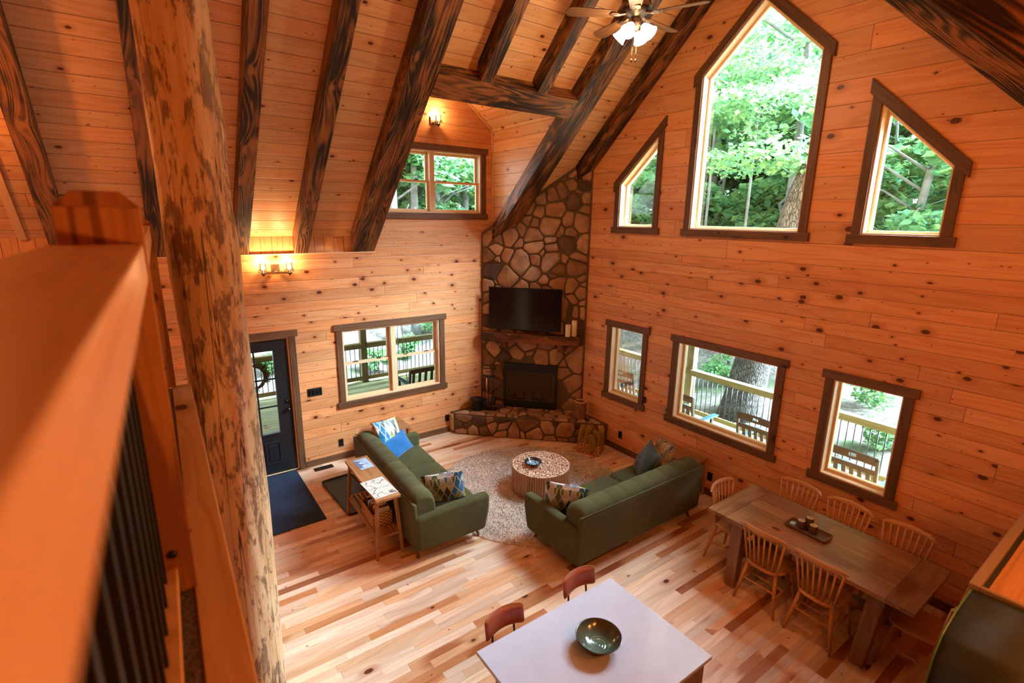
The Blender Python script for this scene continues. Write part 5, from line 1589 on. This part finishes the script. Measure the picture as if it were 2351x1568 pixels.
def rocker():
    c = thing('rocking_chair', 'x', 'chair', (0, 0, 0), 0, 'rocking chairs on the porch')
    d = M['porchdark']; tl2 = M['porchteal']
    for s in (-1, 1):
        MB().beam((s * .27, .02, .12), (s * .27, -.13, 1.06), .035, .05, (0, 1, 0)).build('back_post', d, c, (0, 0, 1), bevel=.004)
        MB().beam((s * .27, .46, .05), (s * .27, .46, .62), .04, .05, (0, 1, 0)).build('front_leg', d, c, (0, 0, 1), bevel=.004)
        MB().beam((s * .285, -.06, .64), (s * .285, .56, .65), .09, .022).build('armrest', tl2, c, (0, 1, 0), bevel=.004)
        MB().tube([(s * .27, -.38 + 1.05 * k / 12, .03 + .10 * ((k - 7) / 7) ** 2) for k in range(13)], .02, 8).build('rocker', d, c)
    m = MB().beam((-.27, -.125, 1.03), (-.04, -.13, 1.04), .03, .10); m.beam((.04, -.13, 1.04), (.27, -.125, 1.03), .03, .10); m.beam((-.06, -.13, 1.075), (.06, -.13, 1.075), .03, .03); m.beam((-.06, -.13, 1.0), (.06, -.13, 1.0), .03, .03)
    m.build('top_slat', d, c, bevel=.003)
    MB().beam((-.27, -.10, .88), (.27, -.10, .88), .025, .06).build('back_rail', d, c)
    for i in range(5): x = -.18 + .09 * i; MB().beam((x, .0, .46), (x, -.10, .88), .05, .014, (0, 1, 0)).build('back_slat', d, c, (0, 0, 1))
    m = MB(); [m.box(-.26, -.02 + .085 * i, .43 - .012 * i * 0, .26, .055 + .085 * i, .45) for i in range(6)]; m.build('seat_slats', tl2, c)
    MB().beam((-.27, .47, .40), (.27, .47, .40), .03, .06).build('front_rail', d, c)
    return c
rk = rocker()
for i, (x, y, a, lb) in enumerate(((.86, -5.36, -90, 'dark rocking chair outside the right lower gable window'), (.92, -4.08, -90, 'dark rocking chair at the right end of the wide lower window'),
                                   (.86, -2.80, -90, 'dark rocking chair at the left end of the wide lower window'), (1.0, -1.42, -84, 'dark rocking chair outside the narrow window by the hearth'))):
    o = rk if i == 0 else copy_tree(rk); o.location = (x, y, -.05); o.rotation_euler = (0, 0, R(a)); o['label'] = lb
sw = thing('porch_swing', 'dark slatted porch swing on chains outside the double window', 'swing', (-1.50, 1.25, .35))
for s in (-1, 1):
    MB().beam((s * .66, 0, .02), (s * .66, -.09, .52), .04, .04, (0, 1, 0)).build('back_post', M['porchdark'], sw, (0, 0, 1)); MB().beam((s * .68, -.05, .24), (s * .68, .50, .24), .09, .022).build('armrest', M['porchteal'], sw, (0, 1, 0)); MB().beam((s * .66, .45, 0), (s * .66, .45, .24), .04, .04, (0, 1, 0)).build('arm_post', M['porchdark'], sw, (0, 0, 1))
    MB().tube([(s * .70, -.03, .25), (s * .74, .2, 2.35)], .006, 6).build('chain', M['galv'], sw); MB().tube([(s * .70, .42, .25), (s * .74, .2, 2.35)], .006, 6).build('chain', M['galv'], sw)
MB().beam((-.66, -.085, .49), (.66, -.085, .49), .03, .08).build('top_rail', M['porchdark'], sw); MB().beam((-.66, -.02, .12), (.66, -.02, .12), .03, .05).build('lower_rail', M['porchdark'], sw)
for i in range(10): x = -.58 + .129 * i; MB().beam((x, -.02, .12), (x, -.08, .47), .055, .014, (0, 1, 0)).build('back_slat', M['porchdark'], sw, (0, 0, 1))
m = MB(); [m.box(-.66, .01 + .08 * i, .0, .66, .075 + .08 * i, .02) for i in range(6)]; m.build('seat_slats', M['porchteal'], sw)
MB().beam((-.80, .2, 2.38), (.80, .2, 2.38), .06, .09).build('hanger_bar', M['treated'], sw)
wr = thing('door_wreath', 'evergreen twig wreath hanging outside the glass of the entry door', 'wreath', (-5.02, .155, 1.50))
m = MB(); m.tube([(.17 * math.cos(2 * math.pi * i / 28), .02 * math.sin(i * 2.1), .17 * math.sin(2 * math.pi * i / 28)) for i in range(29)], .022, 8, cap=False); m.tube([(.185 * math.cos(2 * math.pi * i / 28), .03 * math.sin(i * 1.7 + 1), .18 * math.sin(2 * math.pi * i / 28)) for i in range(29)], .012, 6, cap=False); m.build('twig_ring', M['barkdark'], wr)
m = MB(); rr = random.Random(6)
for i in range(900):
    a = rr.choice([rr.uniform(-.5, 1.3), rr.uniform(1.8, 3.6), rr.uniform(3.8, 5.0)]); b0 = Vector((.18 * math.cos(a), rr.uniform(-.03, .03), .18 * math.sin(a))); d = Vector((math.cos(a + rr.uniform(-1, 1)), rr.uniform(-.3, .5), math.sin(a + rr.uniform(-1, 1)))) * rr.uniform(.05, .12); s_ = d.cross(Vector((0, 1, .3))).normalized() * .004
    m.cr = rr.random(); m.add([b0 - s_, b0 + s_, b0 + d], [(0, 1, 2)])
m.build('evergreen_needles', M['needle'], wr)
MB().tube([(0, .0, .18), (0, .0, .5)], .004, 6).build('hanger', M['black'], wr)

# ------------------------------------------------------------------ woods
def gz(x, y):
    d = max(0, x - 3.2, y - 4.6); dd = max(d, 0)
    return -1.15 + .16 * dd + .0035 * dd * dd + .16 * math.sin(x * .7 + y * .45) * min(1, dd / 3) + .12 * math.sin(y * 1.3 - x * .6) * min(1, dd / 3)
V = []; F = []; nx, ny = 60, 60; X0, X1, Y0, Y1 = -30, 46, -32, 44
for i in range(nx + 1):
    for j in range(ny + 1):
        x = X0 + (X1 - X0) * i / nx; y = Y0 + (Y1 - Y0) * j / ny; V.append((x, y, gz(x, y)))
for i in range(nx):
    for j in range(ny): F.append((i * (ny + 1) + j, (i + 1) * (ny + 1) + j, (i + 1) * (ny + 1) + j + 1, i * (ny + 1) + j + 1))
struct(MB().add(V, F, True).build('ground', M['ground']))

def leafcloud(n, blobs, size, rng, flat=.5):
    m = MB()
    for _ in range(n):
        c, r_ = rng.choice(blobs); u = Vector((rng.gauss(0, 1), rng.gauss(0, 1), rng.gauss(0, 1))).normalized() * (rng.random() ** .45)
        p = Vector(c) + Vector((u.x * r_[0], u.y * r_[1], u.z * r_[2]))
        s_ = size * rng.uniform(.6, 1.3); nrm_ = Vector((rng.uniform(-1, 1), rng.uniform(-1, 1), rng.uniform(flat, 1.6))).normalized(); a = nrm_.orthogonal().normalized(); a.rotate(Matrix.Rotation(rng.random() * 6.28, 3, nrm_)); b2 = nrm_.cross(a)
        m.cr = min(1, max(0, rng.gauss(.5, .28)))
        m.add([p - a * s_ * .5, p + b2 * s_ * .34 - a * s_ * .05, p + a * s_ * .55 - nrm_ * s_ * .12, p - b2 * s_ * .34 - a * s_ * .05], [(0, 1, 2, 3)])
    return m


def crown_blobs(rng, k, R_, H_):
    return [((rng.uniform(-R_, R_), rng.uniform(-R_, R_), rng.uniform(-H_ * .3, H_ * .65)), (rng.uniform(.5, 1.1), rng.uniform(.5, 1.1), rng.uniform(.2, .42))) for _ in range(k)]


def make_tree(kind, rng, h, r0, crown, leafn, leafs, lmat, bmat, lean=(0, 0), crownz=.78):
    t = thing('tree', kind, 'tree', (0, 0, 0))
    pts = [(lean[0] * (z / h) ** 1.2 + .05 * math.sin(z * .8 + r0 * 40), lean[1] * (z / h) ** 1.2 + .05 * math.cos(z * .7), z) for z in [h * i / 12 - .3 for i in range(13)]] if True else 0
    pts = [(float(a) if not isinstance(a, complex) else 0.0, float(b2) if not isinstance(b2, complex) else 0.0, c) for a, b2, c in pts]
    m = MB().tube(pts, [r0 * (1 - .62 * i / 12) * (1.25 if i == 0 else 1) for i in range(13)], 12, smooth=True)
    for i in range(9):
        z = h * rng.uniform(.35, .95); a = rng.random() * 6.28; L = rng.uniform(.8, 2.2); bx = lean[0] * (z / h) ** 1.2; by = lean[1] * (z / h) ** 1.2
        m.tube([(bx, by, z), (bx + L * .5 * math.cos(a), by + L * .5 * math.sin(a), z + L * .35), (bx + L * math.cos(a + .3), by + L * math.sin(a + .3), z + L * .55)], [r0 * .3, r0 * .2, r0 * .08], 6)
    m.build('trunk', bmat, t, (0, 0, 1))
    bl_ = crown_blobs(rng, 34, crown[0], crown[1])
    o = leafcloud(leafn, bl_, leafs, rng).build('foliage', lmat, t)
    o.location = (lean[0] * .8, lean[1] * .8, h * crownz)
    return t


rg_ = random.Random(42)
protoA = make_tree('a', rg_, 9.5, .17, (2.2, 4.2), 5600, .22, M['leaf2'], M['bark2'])
protoB = make_tree('b', rg_, 8.5, .13, (2.2, 4.6), 6500, .24, M['leaf'], M['bark2'], (.8, -.5), .55)
protoC = make_tree('c', rg_, 6.5, .09, (3.0, 5.0), 9000, .26, M['leaf2'], M['bark2'], (-.4, .5), .42)
placed = {id(protoA): 0, id(protoB): 0, id(protoC): 0}
def put(p, x, y, rz, s=1.0, lab=None, grp=None):
    o = p if placed[id(p)] == 0 else copy_tree(p); placed[id(p)] = 1
    o.location = (x, y, gz(x, y)); o.rotation_euler = (0, 0, rz); o.scale = (s, s, s); o['label'] = lab; o['group'] = grp
    return o
GA = 'trees in the woods beyond the gable windows'; GB = 'trees in the woods beyond the dormer window'
TR = [(protoA, 12.0, 4.55, 'straight pale trunk at the left edge of the tall pointed window'), (protoB, 11.0, 3.75, 'leaning grey trunk left of centre in the tall pointed window'),
      (protoA, 15.0, 5.5, 'straight grey trunk third from the left in the tall pointed window'), (protoA, 9.0, .05, 'tall pale trunk right of centre in the tall pointed window'),
      (protoB, 9.0, -2.6, 'thin branching trunk in the right slanted gable window')]
for p, x, y, lb in TR: put(p, x, y, rg_.random() * 6.28, rg_.uniform(.95, 1.1), lb, GA)
spots = []
def spot(fx):
    for _ in range(200):
        x, y = fx()
        if all((x - a) ** 2 + (y - b2) ** 2 > 2.4 ** 2 for a, b2 in spots): break
    spots.append((x, y)); return x, y
def fa():
    x = rg_.uniform(13.5, 27); return x, CAM.y + (x - CAM.x) * math.tan(rg_.uniform(.10, .86))
def fb():
    y = rg_.uniform(11.5, 21); return CAM.x + (y - CAM.y) / math.tan(rg_.uniform(1.02, 1.32)), y
for k, (x, y) in enumerate(((10.5, 6.6), (12.6, 8.2), (11.6, 10.3), (11.0, -2.3), (13.2, -1.2), (12.6, 1.9), (13.8, 3.4))):
    spots.append((x, y)); put(protoC, x, y, k * 1.3, .8 + .05 * k, 'bushy low-crowned tree at the edge of the woods beyond the gable windows', GA)
for k in range(30):
    x, y = spot(fa); put([protoC, protoB, protoC, protoA][k % 4], x, y, rg_.random() * 6.28, rg_.uniform(.9, 1.35), 'leafy green tree in the dense woods beyond the gable windows', GA)
for k, (x, y) in enumerate(((.9, 9.0), (1.6, 11.0), (1.85, 9.4), (3.2, 9.6))): put([protoA, protoB, protoA, protoB][k], x, y, rg_.random() * 6.28, 1.05, ['grey trunk at the left edge of the dormer window', 'slim trunk in the left half of the dormer window', 'thick grey trunk beside the middle post of the dormer window', 'grey trunk in the right half of the dormer window'][k], GB)
for k in range(16):
    x, y = spot(fb); put([protoC, protoB, protoC, protoA][k % 4], x, y, rg_.random() * 6.28, rg_.uniform(.9, 1.25), 'leafy green tree in the dense woods beyond the dormer window', GB)
# the big oak close to the porch
ok_ = thing('oak_tree', 'thick rough-barked oak trunk beyond the porch rail in the wide lower window', 'tree', (5.2, -1.55, gz(5.2, -1.55)))
m = MB().tube([(0, .15, -.3), (0, .1, .3), (0, 0, 1.2), (0, -.15, 2.2), (.05, -.35, 3.6), (.1, -.6, 5.0), (.1, -1.3, 7.0), (.2, -2.2, 9.5)], [.56, .46, .40, .38, .36, .33, .28, .2], 20)
m.rbox(-.42, -.22, 1.75, -.22, .05, 2.0, .1, 4); m.build('trunk', M['bark'], ok_)
leafcloud(2600, [((.3 + rg_.uniform(-1.5, 1.5), rg_.uniform(-1.5, 2.2), rg_.uniform(5.6, 7.8)), (.8, .8, .22)) for _ in range(20)], .15, rg_).build('foliage', M['leaf2'], ok_)
# nearer leaf sprays in the tall window, and undergrowth
def shrub(x, y, s, lab, grp=None, n=900, mat='leaf2'):
    t = thing('shrub', lab, 'shrub', (x, y, gz(x, y)), 0, grp); rs = random.Random(int(x * 31 + y * 17))
    m = MB(); [m.tube([(0, 0, -.1), (rs.uniform(-.4, .4) * s, rs.uniform(-.4, .4) * s, .8 * s)], [.02, .006], 5) for _ in range(6)]; m.build('stem', M['bark2'], t)
    leafcloud(n, [((rs.uniform(-.6, .6) * s, rs.uniform(-.6, .6) * s, rs.uniform(.2, 1.1) * s), (.4 * s, .4 * s, .22 * s)) for _ in range(12)], .11, rs).build('foliage', M[mat], t)
SH = [(5.6, -4.3, .55), (6.4, -.2, .7), (7.6, -3.3, .8), (9.5, 1.5, 1.0), (8.6, 3.6, 1.0), (10.5, -1.0, 1.0), (11.5, 5.0, 1.2), (12.5, -4.5, 1.2), (12.0, 2.2, 1.1)]
for k, (x, y, s) in enumerate(SH): shrub(x, y, s, 'low green shrub on the slope beyond the right porch railing', 'shrubs beyond the right porch')
for k, (x, y, s) in enumerate(((-.8, 6.6, .5), (.6, 7.6, .6), (-3.4, 7.6, .5), (-5.6, 8.2, .8), (2.6, 9.0, .9))): shrub(x, y, s, 'low green shrub on the slope beyond the left porch railing', 'shrubs beyond the left porch')
def branch(x, y, z, lab, rng, s=1.0, mat='leaf2'):
    t = thing('maple_sapling', lab, 'tree', (x, y, gz(x, y)), 0, 'maple saplings close to the gable wall'); h = z - gz(x, y)
    m = MB().tube([(0, 0, -.2), (.1, .05, h * .5), (0, 0, h), (.1, .1, h + 1.4 * s)], [.05, .04, .025, .01], 8)
    for i in range(12):
        a = rng.random() * 6.28; L = rng.uniform(.6, 1.5) * s; zz = h + rng.uniform(-1.2, 1.2) * s; m.tube([(0, 0, zz), (L * math.cos(a), L * math.sin(a), zz + .25)], [.014, .004], 5)
    m.build('stem', M['bark2'], t)
    leafcloud(1500, [((rng.uniform(-1.2, 1.2) * s, rng.uniform(-1.2, 1.2) * s, h + rng.uniform(-.9, 1.3) * s), (.55 * s, .55 * s, .10 * s)) for _ in range(16)], .13, rng).build('foliage', M[mat], t)
branch(6.8, 2.0, 6.7, 'maple sapling with pale leaves across the left of the tall pointed window', rg_)
branch(7.2, .2, 6.9, 'maple sapling with pale leaves across the right of the tall pointed window', rg_)
branch(8.2, 2.1, 8.6, 'maple sapling with pale leaves near the top of the tall pointed window', rg_)
